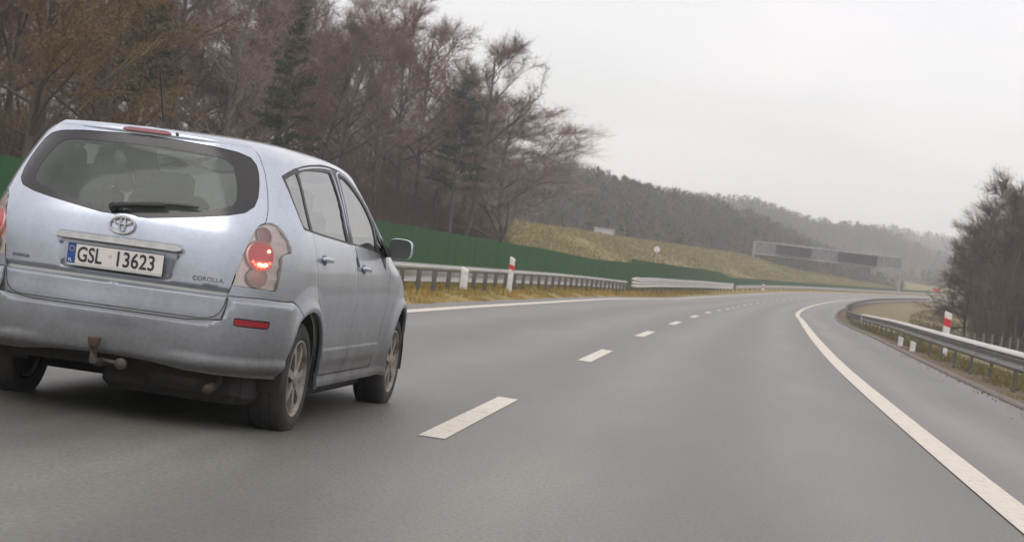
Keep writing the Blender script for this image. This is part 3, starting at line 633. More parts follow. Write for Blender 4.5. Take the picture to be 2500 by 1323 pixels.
p = road_pt(236, -8.5); delineator(p[0], p[1], .7, .9, .3, -.2, 'far pinkish delineator before the distant left guardrail')

# ------------------------------------------------------------------ green screen fence
M_grn = noisy('green_screen', [(.020, .078, .028), (.036, .112, .042), (.026, .090, .033)], 1.2, .8, stretch=(1, 1, .15), bump=.5, bscale=14, spec=.3)
def screen_fence(s0, s1, hb, ht, label, step, off=-10.5):
    e = tag(empty('screen_fence', tuple(road_pt((s0+s1)/2, off))), label, 'fence'); n = 0
    pm_ = None; y = s0; r = np.random.default_rng(int(s0)+100)
    while y < s1-.1:
        y2 = min(y+step, s1); yy = np.linspace(y, y2-.006, 7); V = []
        for side in (0, .03):
            for (k, hh) in ((0, 0), (1, 1)):
                P = road_pt(yy, off+side); wv = .012*np.sin(np.arange(7)*1.9+y)
                P[:, 2] = base_z(yy)+(hb(yy) if k == 0 else ht(yy)+wv)
                V.append(P)
        V = np.concatenate(V); f = []
        for i in range(6):
            f += [(i, i+1, 8+i, 7+i), (14+i, 21+i, 22+i, 15+i), (7+i, 8+i, 22+i, 21+i)]
        f += [(0, 7, 21, 14), (6, 20, 27, 13)]
        under(mesh_obj('panel', V, f, M_grn, smooth=False), e)
        if pm_ is None: pm_ = MB().box((0, 0, 0), (.06, .06, 1.9)).build('post', M_grn); ob = pm_
        else: ob = bpy.data.objects.new('post', pm_.data); COL.objects.link(ob)
        P = road_pt(y, off-.12)
        ob.location = (P[0], P[1], float(base_z(y)+ht(y))-1.0); under(ob, e)
        y = y2
    return e
one = lambda v: (lambda y: v+0*np.asarray(y))
screen_fence(-20, 123, one(-.05), lambda y: 1.54+.04*sm(70, 80, y)+.20*sm(95, 123, y), 'long dark green screen fence behind the left guardrail, seen beside the car', 2.5)
screen_fence(123.03, 198, one(0), lambda y: 2.04-.10*sm(185, 198, y), 'higher green screen fence section above the rounded barrier end', 3)
screen_fence(198.3, 560, lambda y: .42*sm(200, 225, y), lambda y: 1.92-.60*sm(199, 222, y)-.15*sm(230, 300, y), 'far low stretch of green fence running to the bend', 5)

# ------------------------------------------------------------------ sign gantry
def P3(px, py, y):
    """world point on the sight line measured at px, py for a thing y metres away"""
    d = Vector(((px-1250)/4921.0, 0, 0)); a = (px-1250)/4921.0; b_ = -(py-661.5)/4921.0
    v = Rv*a+Uv*b_+F; v = v*(y/v.y); return Vector((0, 0, 1.1463))+v
M_gan = noisy('gantry_steel', [(.24, .25, .26), (.33, .34, .35), (.28, .29, .29)], .5, .6, metal=.2)
M_sgn = mat('matrix_sign', (.008, .009, .012), .6); M_sgb = mat('sign_back', (.19, .195, .20), .7)
gy0 = 455.0
A = P3(1846, 590, gy0); B = P3(2203, 630, gy0); Ab = P3(1840, 619, gy0); Bb = P3(2200, 659, gy0)
ga = tag(empty('sign_gantry', (A.x, A.y, 3)), 'grey overhead lattice gantry with two dark message boards across the motorway', 'gantry')
def beam_b(p, q, t): return MB().tube([p, q], t*.7071, 4)
def gadd(o): return under(o, ga)
for q in (0, 1.2):
    dv = Vector((0, q, 0))
    gadd(beam_b(A+dv, B+dv, .20).build('chord', M_gan)); gadd(beam_b(Ab+dv, Bb+dv, .22).build('chord', M_gan))
N_ = 16; lat = MB()
for i in range(N_+1):
    t = i/N_; a1 = A.lerp(B, t); b1 = Ab.lerp(Bb, t); lat.tube([a1, b1], .07, 4)
    if i < N_: lat.tube([a1, Ab.lerp(Bb, (i+1)/N_)] if i % 2 else [b1, A.lerp(B, (i+1)/N_)], .06, 4)
    lat.tube([a1, a1+Vector((0, 1.2, 0))], .06, 4); lat.tube([b1, b1+Vector((0, 1.2, 0))], .06, 4)
gadd(lat.build('lattice', M_gan))
back = MB(); back.add([A+Vector((0, 1.25, -.2)), B+Vector((0, 1.25, -.2)), Bb+Vector((0, 1.25, .2)), Ab+Vector((0, 1.25, .2)), A+Vector((0, 1.33, -.2)), B+Vector((0, 1.33, -.2)), Bb+Vector((0, 1.33, .2)), Ab+Vector((0, 1.33, .2))], [(0, 1, 2, 3), (7, 6, 5, 4), (0, 4, 5, 1), (3, 2, 6, 7), (0, 3, 7, 4), (1, 5, 6, 2)]); gadd(back.build('walkway_screen', M_sgb))
gl = float(ground_h(370, -33)); 
for top, bx, bz in ((A, A.x-.2, 4.0), (B, B.x+.2, 2.4)):
    for q in (0, 1.2):
        gadd(MB().box((bx, gy0+q, (top.z+bz)/2), (.26, .26, top.z-bz+.2)).build('column', M_gan))
for pts in ([(1895, 596), (1984, 607), (1980, 631), (1893, 620)], [(2046, 614), (2144, 626), (2140, 651), (2043, 639)]):
    q = [P3(x, y, gy0-.5) for x, y in pts]; b = MB(); b.add(q+[p+Vector((0, .35, 0)) for p in q], [(0, 1, 2, 3), (7, 6, 5, 4), (0, 4, 5, 1), (1, 5, 6, 2), (2, 6, 7, 3), (3, 7, 4, 0)])
    sg = gadd(b.build('message_board', M_sgn))
    fr = MB(); 
    for i in range(4): fr.tube([q[i]+Vector((0, -.02, 0)), q[(i+1) % 4]+Vector((0, -.02, 0))], .06, 4)
    o = fr.build('board_frame', M_sgb); o.parent = sg
# pale hut, small round sign and far bits on the slope
M_hut = noisy('pale_wall', [(.42, .43, .44), (.52, .53, .54)], .3, .9); M_hutr = mat('hut_roof', (.33, .34, .35), .8)
c = P3(1476, 562, 330); e = tag(empty('hut', (c.x, c.y, c.z-2.2), -.2), 'pale grey flat hut high on the bank in front of the wooded hill', 'hut')
MB().box((0, 0, 1.2), (3.0, 2.4, 2.4)).build('wall', M_hut, e); MB().box((0, 0, 2.46), (3.3, 2.7, .14)).build('roof', M_hutr, e); MB().box((-.6, -1.215, .95), (.8, .05, 1.7)).build('door', M_sgb, e)
c = P3(1604, 609, 300); e = tag(empty('road_sign', (c.x, c.y, c.z-1.6)), 'small pale round sign standing on the yellow bank', 'sign')
MB().tube([(0, 0, -1.5), (0, 0, 1.6)], .05, 8).build('post', M_zinc, e); MB().lathe([(-.03, 0), (-.03, .45), (.03, .45), (.03, 0)], 20, 'y', (0, 0, 1.6)).build('disc', M_wht, e)
c = P3(2286, 708, 470); e = tag(empty('warning_board', (c.x, c.y, c.z-1.0)), 'small red warning board far off beside the bend', 'sign')
MB().box((0, 0, 1.0), (1.5, .08, .9)).build('board', M_red, e); MB().box((-.6, .08, .3), (.08, .08, 1.4)).build('leg', M_zinc, e); MB().box((.6, .08, .3), (.08, .08, 1.4)).build('leg', M_zinc, e)
tree_at(2318, 330, 'bush', 'alder0', (.42, .26), M_bark, M_twig_r, 'low brown bush beside the far bend', 'bush')
# pale post fence at the foot of the right hand thicket
M_pst = noisy('pale_wood', [(.16, .14, .12), (.24, .215, .19)], 3, .9)
e = tag(empty('post_fence', tuple(P3(2440, 850, 120))), 'row of pale wooden posts at the foot of the right hand thicket', 'fence')
pm = None
for i in range(-1, 9):
    px = 2372+i*21; d = 116+i*.5; x = (px-1250)/4921*d; z = -.95
    if pm is None: b = MB(); b.tube([(0, 0, -.2), (0, 0, 1.15)], .06, 7); ob = b.build('post', M_pst); pm = ob.data
    else: ob = bpy.data.objects.new('post', pm); COL.objects.link(ob)
    ob.location = (x, d, z+random.uniform(-.06, .06)); ob.rotation_euler = (random.uniform(-.04, .04), random.uniform(-.05, .05), 0); under(ob, e)
for hh in (.45, .85):
    b = MB(); b.tube([((2351+i*21-1250)/4921*(116+(i-1)*.5), 116+(i-1)*.5-.07, -.95+hh) for i in range(10)], .012, 4); under(b.build('rail_wire', M_zincd), e)
#CARBEGIN
# ------------------------------------------------------------------ the silver minivan
CAR = tag(empty('car', (-1.9564, 11.244, 0.0), -.1325), 'silver blue compact minivan with lit tail lamps passing in the left lane', 'car')
ZT=[.16,.24,.32,.42,.52,.62,.70,.80,.90,.98,1.06,1.15,1.25,1.35,1.45,1.50,1.535,1.565,1.59,1.61,1.625]
WT=[.82,.845,.86,.872,.880,.885,.888,.890,.886,.876,.860,.836,.805,.770,.728,.703,.670,.610,.50,.34,.02]
YRR=[-.66,-.70,-.735,-.755,-.76,-.755,-.745,-.737,-.729,-.718,-.700,-.664,-.618,-.567,-.513,-.488,-.472,-.450,-.10,.36,.95]
YFF=[3.45,3.52,3.57,3.60,3.61,3.60,3.57,3.48,3.30,3.02,2.80,2.60,2.40,2.20,2.00,1.90,1.82,1.74,1.62,1.45,1.15]
NRR=[5,5,5,5.2,5.5,5.8,6,6,6,6,6,5.9,5.7,5.4,5.1,4.9,4.5,4,3.5,3,2.5]
NFF=[4,4.5,5,5,5,5,5,5,5,5,5,5,5,5,5,5,4.6,4,3.5,3,2.5]
def pch(x, X, Y):
    X=np.array(X,float);Y=np.array(Y,float);x=np.clip(np.asarray(x,float),X[0],X[-1]);h=np.diff(X);d=np.diff(Y)/h;mm=np.zeros_like(Y)
    for i in range(1,len(X)-1):
        if d[i-1]*d[i]>0:
            w1=2*h[i]+h[i-1];w2=h[i]+2*h[i-1];mm[i]=(w1+w2)/(w1/d[i-1]+w2/d[i])
    mm[0]=d[0];mm[-1]=d[-1];i=np.clip(np.searchsorted(X,x,side='right')-1,0,len(X)-2);t=(x-X[i])/h[i]
    return (1+2*t)*(1-t)**2*Y[i]+t*(1-t)**2*h[i]*mm[i]+t*t*(3-2*t)*Y[i+1]+t*t*(t-1)*h[i]*mm[i+1]
def _sup(a,w,yr,yf,nr,nf):
    s=np.sin(a);c=np.cos(a);n=np.where(c>0,nr,nf)
    return w*np.abs(s)**(2/n),(yf+yr)/2-(yf-yr)/2*np.sign(c)*np.abs(c)**(2/n)
_a=np.linspace(0,np.pi,4001);_x,_y=_sup(_a,.875,-.75,3.6,5.5,3.3);_l=np.concatenate([[0],np.cumsum(np.hypot(np.diff(_x),np.diff(_y)))]);UMAX=float(_l[-1])
def S(u,z):
    u=np.asarray(u,float);z=np.asarray(z,float);a=np.interp(np.abs(u),_l,_a)
    x,y=_sup(a,pch(z,ZT,WT),pch(z,ZT,YRR),pch(z,ZT,YFF),pch(z,ZT,NRR),pch(z,ZT,NFF)); return np.stack([np.where(u<0,-x,x),y,z+0*x],-1)
def Sn(u,z,e=2e-3):
    u=np.clip(u,-UMAX+.01,UMAX-.01)
    a=S(u+e,z)-S(u-e,z);b=S(u,np.minimum(z+e,1.6249))-S(u,z-e);n=np.cross(a,b);n/=np.maximum(np.linalg.norm(n,axis=-1,keepdims=True),1e-9)
    return n
# v: arc-like height coordinate so that the flat roof gets its share of the mesh
_zz=np.linspace(.16,1.625,1500);_vv=np.concatenate([[0],np.cumsum(np.hypot(np.diff(_zz),np.diff(pch(_zz,ZT,WT))))])
v_of=lambda z:np.interp(z,_zz,_vv);z_of=lambda v:np.interp(v,_vv,_zz);VMAX=float(_vv[-1])
_ut=np.linspace(.5,5.0,1500)
def uy(y,z): return float(np.interp(y,S(_ut,np.full(1500,z))[:,1],_ut))
_uf=np.linspace(4.0,UMAX,1500)
def uxf(x,z): s=S(_uf,np.full(1500,z))[:,0]; return float(np.interp(-x,-s,_uf))
def YZ(L): return [(uy(y,z),z) for y,z in L]
def chaikin(L,n=1,closed=True):
    for _ in range(n):
        o=[]
        for i in range(len(L)):
            a,b=np.array(L[i]),np.array(L[(i+1)%len(L)]);o+= [tuple(a*.75+b*.25),tuple(a*.25+b*.75)]
        L=o
    return L
arc=lambda cy,cz,r,a0,a1,n=22:[(cy+r*math.cos(math.radians(a)),cz+r*math.sin(math.radians(a))) for a in np.linspace(a0,a1,n)]
P_={}
P_['rear_glass']=[(0,1.115),(.1,1.122),(.31,1.147),(.42,1.173),(.53,1.198),(.58,1.22),(.603,1.25),(.612,1.31),(.610,1.37),(.60,1.425),(.565,1.452),(.50,1.463),(.35,1.470),(.15,1.475),(0,1.476)]
P_['glass_border']=[(0,1.103),(.025,1.099),(.05,1.094),(.11,1.095),(.27,1.118),(.42,1.140),(.54,1.160),(.65,1.187),(.715,1.224),(.750,1.275),(.770,1.34),(.778,1.40),(.770,1.445),(.735,1.478),(.65,1.499),(.50,1.513),(.30,1.522),(.15,1.526),(0,1.527)]
P_['tail_light']=[(.802,1.144),(.753,1.129),(.722,1.103),(.68,1.04),(.641,.958),(.61,.869),(.598,.811),(.602,.805),(.658,.803),(.77,.8),(.866,.797),(.915,.797),(.923,.803),(.931,.851),(.95,.924),(.966,.965),(.985,.985),(1.015,.998),(1.085,1.004),(1.098,1.012),(1.100,1.035),(1.054,1.075),(.984,1.114),(.919,1.138),(.859,1.148)]
GAP=[(.79,1.552),(.807,1.521),(.82,1.478),(.842,1.405),(.842,1.312),(.833,1.218),(.803,1.146),(.75,1.125),(.722,1.103),(.68,1.04),(.641,.958),(.61,.869),(.595,.805),(.580,.746),(.571,.69),(.558,.655),(.535,.630),(.50,.618),(.46,.614)]
P_['reflector']=[(.632,.635),(.640,.637),(.830,.637),(.838,.632),(.838,.606),(.832,.601),(.645,.601),(.635,.606)]
RA=arc(.02,.325,.365,182,-2); FA=arc(2.77,.325,.365,182,-2)
P_['void']=None
P_['rear_bumper']=[(0,.60)]+[(.40,.60),(.575,.62),(.585,.746),(.766,.749),(1.054,.742),(1.131,.744)]+YZ([(-.24,.735),(-.19,.715),(-.145,.665),(.05,.50),(.05,.1),])+[(0,.1)]
P_['tailgate']=[(0,.614)]+GAP[::-1]+[(.40,1.562),(0,1.566)]
P_['quarter_glass']=YZ([(-.225,1.395),(-.14,1.418),(-.03,1.440),(-.02,1.38),(-.022,1.273),(-.008,1.192),(.012,1.135),(-.08,1.148),(-.11,1.155),(-.15,1.20),(-.20,1.29)])
P_['rear_door_glass']=YZ([(.022,1.443),(.15,1.463),(.292,1.474),(.575,1.487),(.83,1.490),(.853,1.417),(.875,1.309),(.89,1.215),(.915,1.098),(.602,1.112),(.3,1.125),(.057,1.138),(.030,1.20),(.012,1.28),(.015,1.38)])
P_['front_door_glass']=YZ([(1.065,1.487),(1.23,1.470),(1.35,1.440),(1.467,1.404),(1.60,1.355),(1.72,1.29),(1.79,1.23),(1.803,1.10),(1.81,1.055),(1.5,1.072),(1.079,1.093),(1.04,1.22),(1.041,1.358),(1.048,1.44)])
P_['corner_glass']=YZ([(1.855,1.20),(1.87,1.06),(2.04,1.052),(2.03,1.085)])
P_['window_trim']=YZ([(-.267,1.406),(-.17,1.434),(-.053,1.460),(.14,1.486),(.34,1.504),(.56,1.518),(.774,1.526),(.93,1.527),(1.079,1.521),(1.22,1.505),(1.341,1.482),(1.52,1.435),(1.7,1.37),(1.86,1.29),(2.0,1.19),(2.10,1.10),(2.11,1.055),(1.988,1.036),(1.525,1.064),(1.081,1.084),(.623,1.10),(.16,1.12),(-.097,1.136),(-.129,1.139),(-.174,1.192),(-.228,1.288)])
P_['rear_door']=YZ([(.0,1.16),(.038,1.13),(.070,1.05),(.095,.96),(.121,.877),(.15,.80),(.20,.735),(.27,.68),(.34,.60),(.395,.50),(.425,.42),(.445,.31),(1.14,.31),(1.15,.45),(1.18,.68),(1.16,.96),(1.09,1.085),(1.07,1.16)])
P_['front_door']=YZ([(1.07,1.16),(1.09,1.085),(1.16,.96),(1.18,.68),(1.15,.45),(1.14,.31),(1.98,.31),(2.05,.42),(2.12,.6),(2.15,.85),(2.14,1.02),(2.12,1.08),(2.0,1.12)])
P_['windscreen']=[(uxf(.745,.995),.995),(UMAX+.1,.995),(UMAX+.1,1.548),(uxf(.60,1.548),1.548),(uxf(.63,1.52),1.52),(uxf(.66,1.45),1.45),(uxf(.70,1.3),1.3),(uxf(.73,1.15),1.15)]
P_['headlight']=[(uxf(.82,.80),.80),(uxf(.50,.72),.72),(uxf(.52,.62),.62),(uxf(.80,.66),.66)]
P_['grille']=[(uxf(.40,.70),.70),(UMAX+.1,.70),(UMAX+.1,.60),(uxf(.42,.60),.60)]
P_['bonnet']=[(uxf(.70,.985),.985),(UMAX+.1,.985),(UMAX+.1,.73),(uxf(.40,.73),.73),(uxf(.66,.80),.80)]
P_['front_bumper']=YZ([(3.16,.58),(3.14,.1)])+[(UMAX+.1,.1),(UMAX+.1,.585)]
for k_ in ('rear_glass','glass_border','window_trim','quarter_glass','rear_door_glass','front_door_glass'):
    L=P_[k_]; P_[k_]=L
def dens(L,st=.018):
    o=[]
    for i in range(len(L)):
        a,b=np.array(L[i]),np.array(L[(i+1)%len(L)]);n=max(1,int(np.hypot(*(b-a))/st))
        o+=[tuple(a+(b-a)*k/n) for k in range(n)]
    return o
def toUV(L): return np.array([(u,float(v_of(z)) if z<1.625 else VMAX+.1) for u,z in L])
def inpoly(p,L):
    x,y=p[:,0],p[:,1];c=np.zeros(len(p),bool);n=len(L)
    for i in range(n):
        x1,y1=L[i];x2,y2=L[(i+1)%n]
        if y1==y2: continue
        c^=((y1>y)!=(y2>y))&(x<(x2-x1)*(y-y1)/(y2-y1)+x1)
    return c
voids=[ [(uy(y,max(z,.1)),z) for y,z in RA]+YZ([(.385,.1),(-.345,.1)]), [(uy(y,max(z,.1)),z) for y,z in FA]+YZ([(3.135,.1),(2.405,.1)]),
        YZ([(.36,.1),(.36,.245),(2.43,.245),(2.43,.1)]), [(-.1,.1),(-.1,.372),(.3,.362),(.45,.345),(.9,.33),(uy(-.33,.325),.325),(uy(-.33,.1),.1)], [(uy(3.1,.2),.1),(uy(3.1,.2),.23),(UMAX+.1,.23),(UMAX+.1,.1)]]
order=['rear_glass','glass_border','tail_light','reflector','quarter_glass','rear_door_glass','front_door_glass','corner_glass','window_trim','tailgate','rear_bumper','rear_door','front_door','windscreen','headlight','grille','bonnet','front_bumper']
polys=[(n,toUV(dens(P_[n]))) for n in order]; vpoly=[toUV(dens(L)) for L in voids]
DU,DV=.024,.0135
us=np.linspace(0,UMAX,int(UMAX/DU)+1);vsx=np.linspace(0,VMAX,int(VMAX/DV)+1)
A_,B_=np.meshgrid(us,vsx,indexing='ij');grid=np.stack([A_,B_],-1).reshape(-1,2)
segs_a=[];segs_b=[]
for L in [p for _,p in polys]+vpoly: segs_a.append(L);segs_b.append(np.roll(L,-1,0))
REC=[[(0,z0),(.268+(z0-.79)*.24+o_,z0),(.268+(z1-.79)*.24+o_,z1),(0,z1)] for z0,z1,o_ in((.785,.962,.004),(.797,.950,-.022))]
recs=[toUV(dens(L,.010)) for L in REC]+[toUV(dens([(0,.752),(.579,.752),(.578,.742),(0,.742)],.012))]
for L in recs: segs_a.append(L);segs_b.append(np.roll(L,-1,0))
sa=np.concatenate(segs_a);sb=np.concatenate(segs_b)
ok=np.ones(len(grid),bool);mid=(sa+sb)/2
for c0 in range(0,len(grid),4000):
    q=grid[c0:c0+4000];d=np.min((q[:,None,0]-mid[None,:,0])**2+((q[:,None,1]-mid[None,:,1])*1.4)**2,axis=1);ok[c0:c0+4000]=d>.0105**2
edge_=(grid[:,0]<1e-6)|(grid[:,0]>UMAX-1e-6)|(grid[:,1]<1e-6)|(grid[:,1]>VMAX-1e-6)
pts=[tuple(p) for p in grid[ok|edge_]];edges=[]
for L in [p for _,p in polys]+vpoly+recs:
    Lc=L.copy();Lc[:,0]=np.clip(Lc[:,0],0,UMAX);Lc[:,1]=np.clip(Lc[:,1],0,VMAX);n0_=len(pts);pts+=[tuple(p) for p in Lc];edges+=[(n0_+i,n0_+(i+1)%len(Lc)) for i in range(len(Lc))]
r_=delaunay_2d_cdt([Vector(p) for p in pts],edges,[],0,1e-5)
cv=np.array([tuple(p) for p in r_[0]]);ct=np.array([tuple(f) for f in r_[2] if len(f)==3]);cen=cv[ct].mean(1)
ar_=np.abs(np.cross(cv[ct[:,1]]-cv[ct[:,0]],cv[ct[:,2]]-cv[ct[:,0]]));ct=ct[ar_>1e-9];cen=cen[ar_>1e-9]
lab=np.full(len(ct),-1)
for i,(n,L) in enumerate(polys): q=(lab==-1)&inpoly(cen,L);lab[q]=i
for L in vpoly: lab[inpoly(cen,L)]=-2
ori=np.cross(cv[ct[:,1]]-cv[ct[:,0]],cv[ct[:,2]]-cv[ct[:,0]])<0;ct[ori]=ct[ori][:,[0,2,1]]
# both sides, welded on the centre lines
N_c=len(cv);zc=z_of(cv[:,1]);U2=np.concatenate([cv[:,0],-cv[:,0]]);Z2=np.concatenate([zc,zc])
remap=np.arange(2*N_c);cl=np.where((cv[:,0]<1e-6)|(cv[:,0]>UMAX-1e-6))[0];remap[N_c+cl]=cl
T2=np.concatenate([ct,remap[ct[:,[0,2,1]]+N_c]]);L2_=np.concatenate([lab,lab])
def smo(a,b,x): t=np.clip((x-a)/(b-a),0,1);return t*t*(3-2*t)
def pdist(u,z,L):
    q=np.stack([np.abs(u),z],-1);a=np.array(L[:-1]);b=np.array(L[1:]);ab=b-a
    t=np.clip(((q[:,None]-a)*ab).sum(-1)/(ab**2).sum(-1),0,1);return np.sqrt((((q[:,None]-a)-t[...,None]*ab)**2).sum(-1).min(1))
BTOP=[(0,.614)]+GAP[::-1][:6]+[(.583,.747),(.766,.749),(1.054,.742),(1.131,.744),(1.25,.72)]
def relief(name,u,z):
    p=S(u,z);y=p[:,1];au=np.abs(u);d=np.zeros(len(u))
    for cy in (.02,2.77):                                    # flared arches
        rr=np.hypot(y-cy,z-.325);on=(au>.95)&(z>.2)
        fl=.020*np.exp(-((rr-.385)/.032)**2)+.012*smo(.52,.40,rr);d+=np.where(on,fl*smo(.95,1.15,au),0)
    if name in('tailgate','glass_border','rear_glass') or name=='tailgate':
        d+=-.034*smo(.782,.752,z)*smo(.742,.750,z)
        d+=(-.006+.002*smo(.7,.62,z))*smo(.752,.742,z)
        wz=.268+(z-.79)*.24;rec=smo(wz+.004,wz-.022,au)*smo(.785,.797,z)*smo(.962,.950,z);d-=.034*rec
        d+=.012*smo(.30,.20,np.hypot(au*1.3,(z-1.075)*4))*0
        d+=.012*smo(1.527,1.54,z)
    if name=='rear_bumper':
        t=pdist(u,z,BTOP);d+=(.050*smo(0,.034,t)+.0)*smo(1.25,1.0,au)
        d+=.016*smo(.445,.405,z)*smo(.30,.52,au)-.030*smo(.40,.34,z)
        d-=.010*smo(.58,.50,z)*smo(.30,.15,au)
    if name in('rear_door','front_door'):
        d+=.007*smo(.475,.455,z)-.010*smo(.41,.35,z)
    if name=='body' : d+=np.where((au>1.6)&(au<4.2)&(z<.33),.012*smo(.31,.27,z),0)
    if name=='reflector': d+=.050*smo(1.25,1.0,au)-.004
    if name in('rear_glass','glass_border'): d-=.0
    return d
EXTRA={'rear_glass':-.005,'glass_border':-.003,'tail_light':.002,'quarter_glass':-.008,'rear_door_glass':-.010,'front_door_glass':-.010,'corner_glass':-.010,'window_trim':-.004,'windscreen':-.003,'headlight':.0,'grille':-.015}
def paint():
    m=mat('silver_blue_paint',(.49,.54,.62),.26,.75,Coat_Weight=.7,Coat_Roughness=.08);t=m.node_tree;b=t.nodes['Principled BSDF'];L=t.links.new
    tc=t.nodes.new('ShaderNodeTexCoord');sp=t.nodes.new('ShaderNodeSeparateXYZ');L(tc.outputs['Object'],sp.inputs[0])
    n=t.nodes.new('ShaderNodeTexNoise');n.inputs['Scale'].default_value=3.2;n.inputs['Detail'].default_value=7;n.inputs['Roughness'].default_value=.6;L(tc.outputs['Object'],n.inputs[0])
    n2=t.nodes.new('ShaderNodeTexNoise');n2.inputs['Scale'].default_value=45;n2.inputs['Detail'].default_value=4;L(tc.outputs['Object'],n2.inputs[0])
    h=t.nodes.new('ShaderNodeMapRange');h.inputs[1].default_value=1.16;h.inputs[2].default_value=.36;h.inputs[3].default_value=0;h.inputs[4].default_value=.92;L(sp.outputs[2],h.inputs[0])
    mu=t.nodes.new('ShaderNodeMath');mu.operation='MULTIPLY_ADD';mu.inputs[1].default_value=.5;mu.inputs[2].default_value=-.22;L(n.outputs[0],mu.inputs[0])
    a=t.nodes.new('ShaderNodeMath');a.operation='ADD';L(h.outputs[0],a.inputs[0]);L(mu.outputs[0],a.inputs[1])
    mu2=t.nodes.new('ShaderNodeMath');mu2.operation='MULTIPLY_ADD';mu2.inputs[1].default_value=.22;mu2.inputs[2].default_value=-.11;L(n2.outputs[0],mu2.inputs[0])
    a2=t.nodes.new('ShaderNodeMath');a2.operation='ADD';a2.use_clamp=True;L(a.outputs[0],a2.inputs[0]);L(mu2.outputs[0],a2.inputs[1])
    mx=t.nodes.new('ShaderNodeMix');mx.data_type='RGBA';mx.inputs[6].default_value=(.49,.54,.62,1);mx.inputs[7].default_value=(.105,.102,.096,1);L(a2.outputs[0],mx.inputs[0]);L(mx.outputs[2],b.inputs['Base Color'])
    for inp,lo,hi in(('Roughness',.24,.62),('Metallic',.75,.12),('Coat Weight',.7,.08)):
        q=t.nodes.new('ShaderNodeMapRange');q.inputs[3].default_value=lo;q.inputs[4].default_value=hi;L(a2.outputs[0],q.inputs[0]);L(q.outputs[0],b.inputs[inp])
    return m
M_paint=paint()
def glass_mat(name,tint,film,filmcol,rough=.03,ior=1.65):
    """thin pane: tinted transmission, Fresnel reflection and a film of road dirt"""
    m=bpy.data.materials.new(name);m.use_nodes=True;t=m.node_tree;t.nodes.clear();L=t.links.new;o=t.nodes.new('ShaderNodeOutputMaterial')
    tr=t.nodes.new('ShaderNodeBsdfTransparent');tr.inputs[0].default_value=(*tint,1);gl=t.nodes.new('ShaderNodeBsdfGlossy');gl.inputs['Roughness'].default_value=rough;gl.inputs[0].default_value=(.95,.95,.95,1)
    fr=t.nodes.new('ShaderNodeFresnel');fr.inputs[0].default_value=ior;mx=t.nodes.new('ShaderNodeMixShader');L(fr.outputs[0],mx.inputs[0]);L(tr.outputs[0],mx.inputs[1]);L(gl.outputs[0],mx.inputs[2])
    df=t.nodes.new('ShaderNodeBsdfDiffuse');df.inputs[0].default_value=(*filmcol,1);m2=t.nodes.new('ShaderNodeMixShader')
    tc=t.nodes.new('ShaderNodeTexCoord');n=t.nodes.new('ShaderNodeTexNoise');n.inputs['Scale'].default_value=5;n.inputs['Detail'].default_value=6;L(tc.outputs['Object'],n.inputs[0])
    r=t.nodes.new('ShaderNodeMapRange');r.inputs[1].default_value=.3;r.inputs[2].default_value=.7;r.inputs[3].default_value=film*.7;r.inputs[4].default_value=film*1.3;L(n.outputs[0],r.inputs[0]);L(r.outputs[0],m2.inputs[0])
    L(mx.outputs[0],m2.inputs[1]);L(df.outputs[0],m2.inputs[2]);L(m2.outputs[0],o.inputs[0]);return m
M_rg=glass_mat('rear_window_glass',(.66,.72,.67),.36,(.20,.23,.205),ior=1.4);M_sg=glass_mat('side_window_glass',(.55,.58,.56),.05,(.42,.42,.40),ior=5.0);M_ws=glass_mat('windscreen_glass',(.75,.8,.77),.06,(.4,.4,.38));M_lens=glass_mat('lamp_lens',(.97,.96,.95),.10,(.60,.55,.50),.08,ior=1.45)
M_bord=mat('glass_border_black',(.028,.027,.030),.22);M_trim=noisy('window_seal',[(.03,.03,.03),(.05,.05,.048)],20,.5)
M_dk=noisy('dark_underside',[(.018,.017,.016),(.035,.032,.028)],6,.85);M_tyre=noisy('tyre_rubber',[(.022,.021,.02),(.042,.038,.034)],12,.8,bump=.3)
M_chr=noisy('dull_chrome',[(.50,.50,.48),(.36,.355,.34)],30,.35,metal=.6);M_sil=mat('reflector_silver',(.90,.81,.77),.45,.25)
M_lin=mat('cabin_lining',(.50,.51,.48),.9);M_seat=noisy('seat_cloth',[(.035,.035,.04),(.055,.055,.06)],60,.9)
MATS={'rear_glass':M_rg,'glass_border':M_bord,'tail_light':M_lens,'reflector':mat('red_bumper_reflector',(.30,.02,.03),.25),'quarter_glass':M_sg,'rear_door_glass':M_sg,'front_door_glass':M_sg,'corner_glass':M_sg,'window_trim':M_trim,'windscreen':M_ws,'headlight':M_lens,'grille':M_blk}
NICE={'rear_glass':'rear_window','window_trim':'window_seal','glass_border':'frame'}
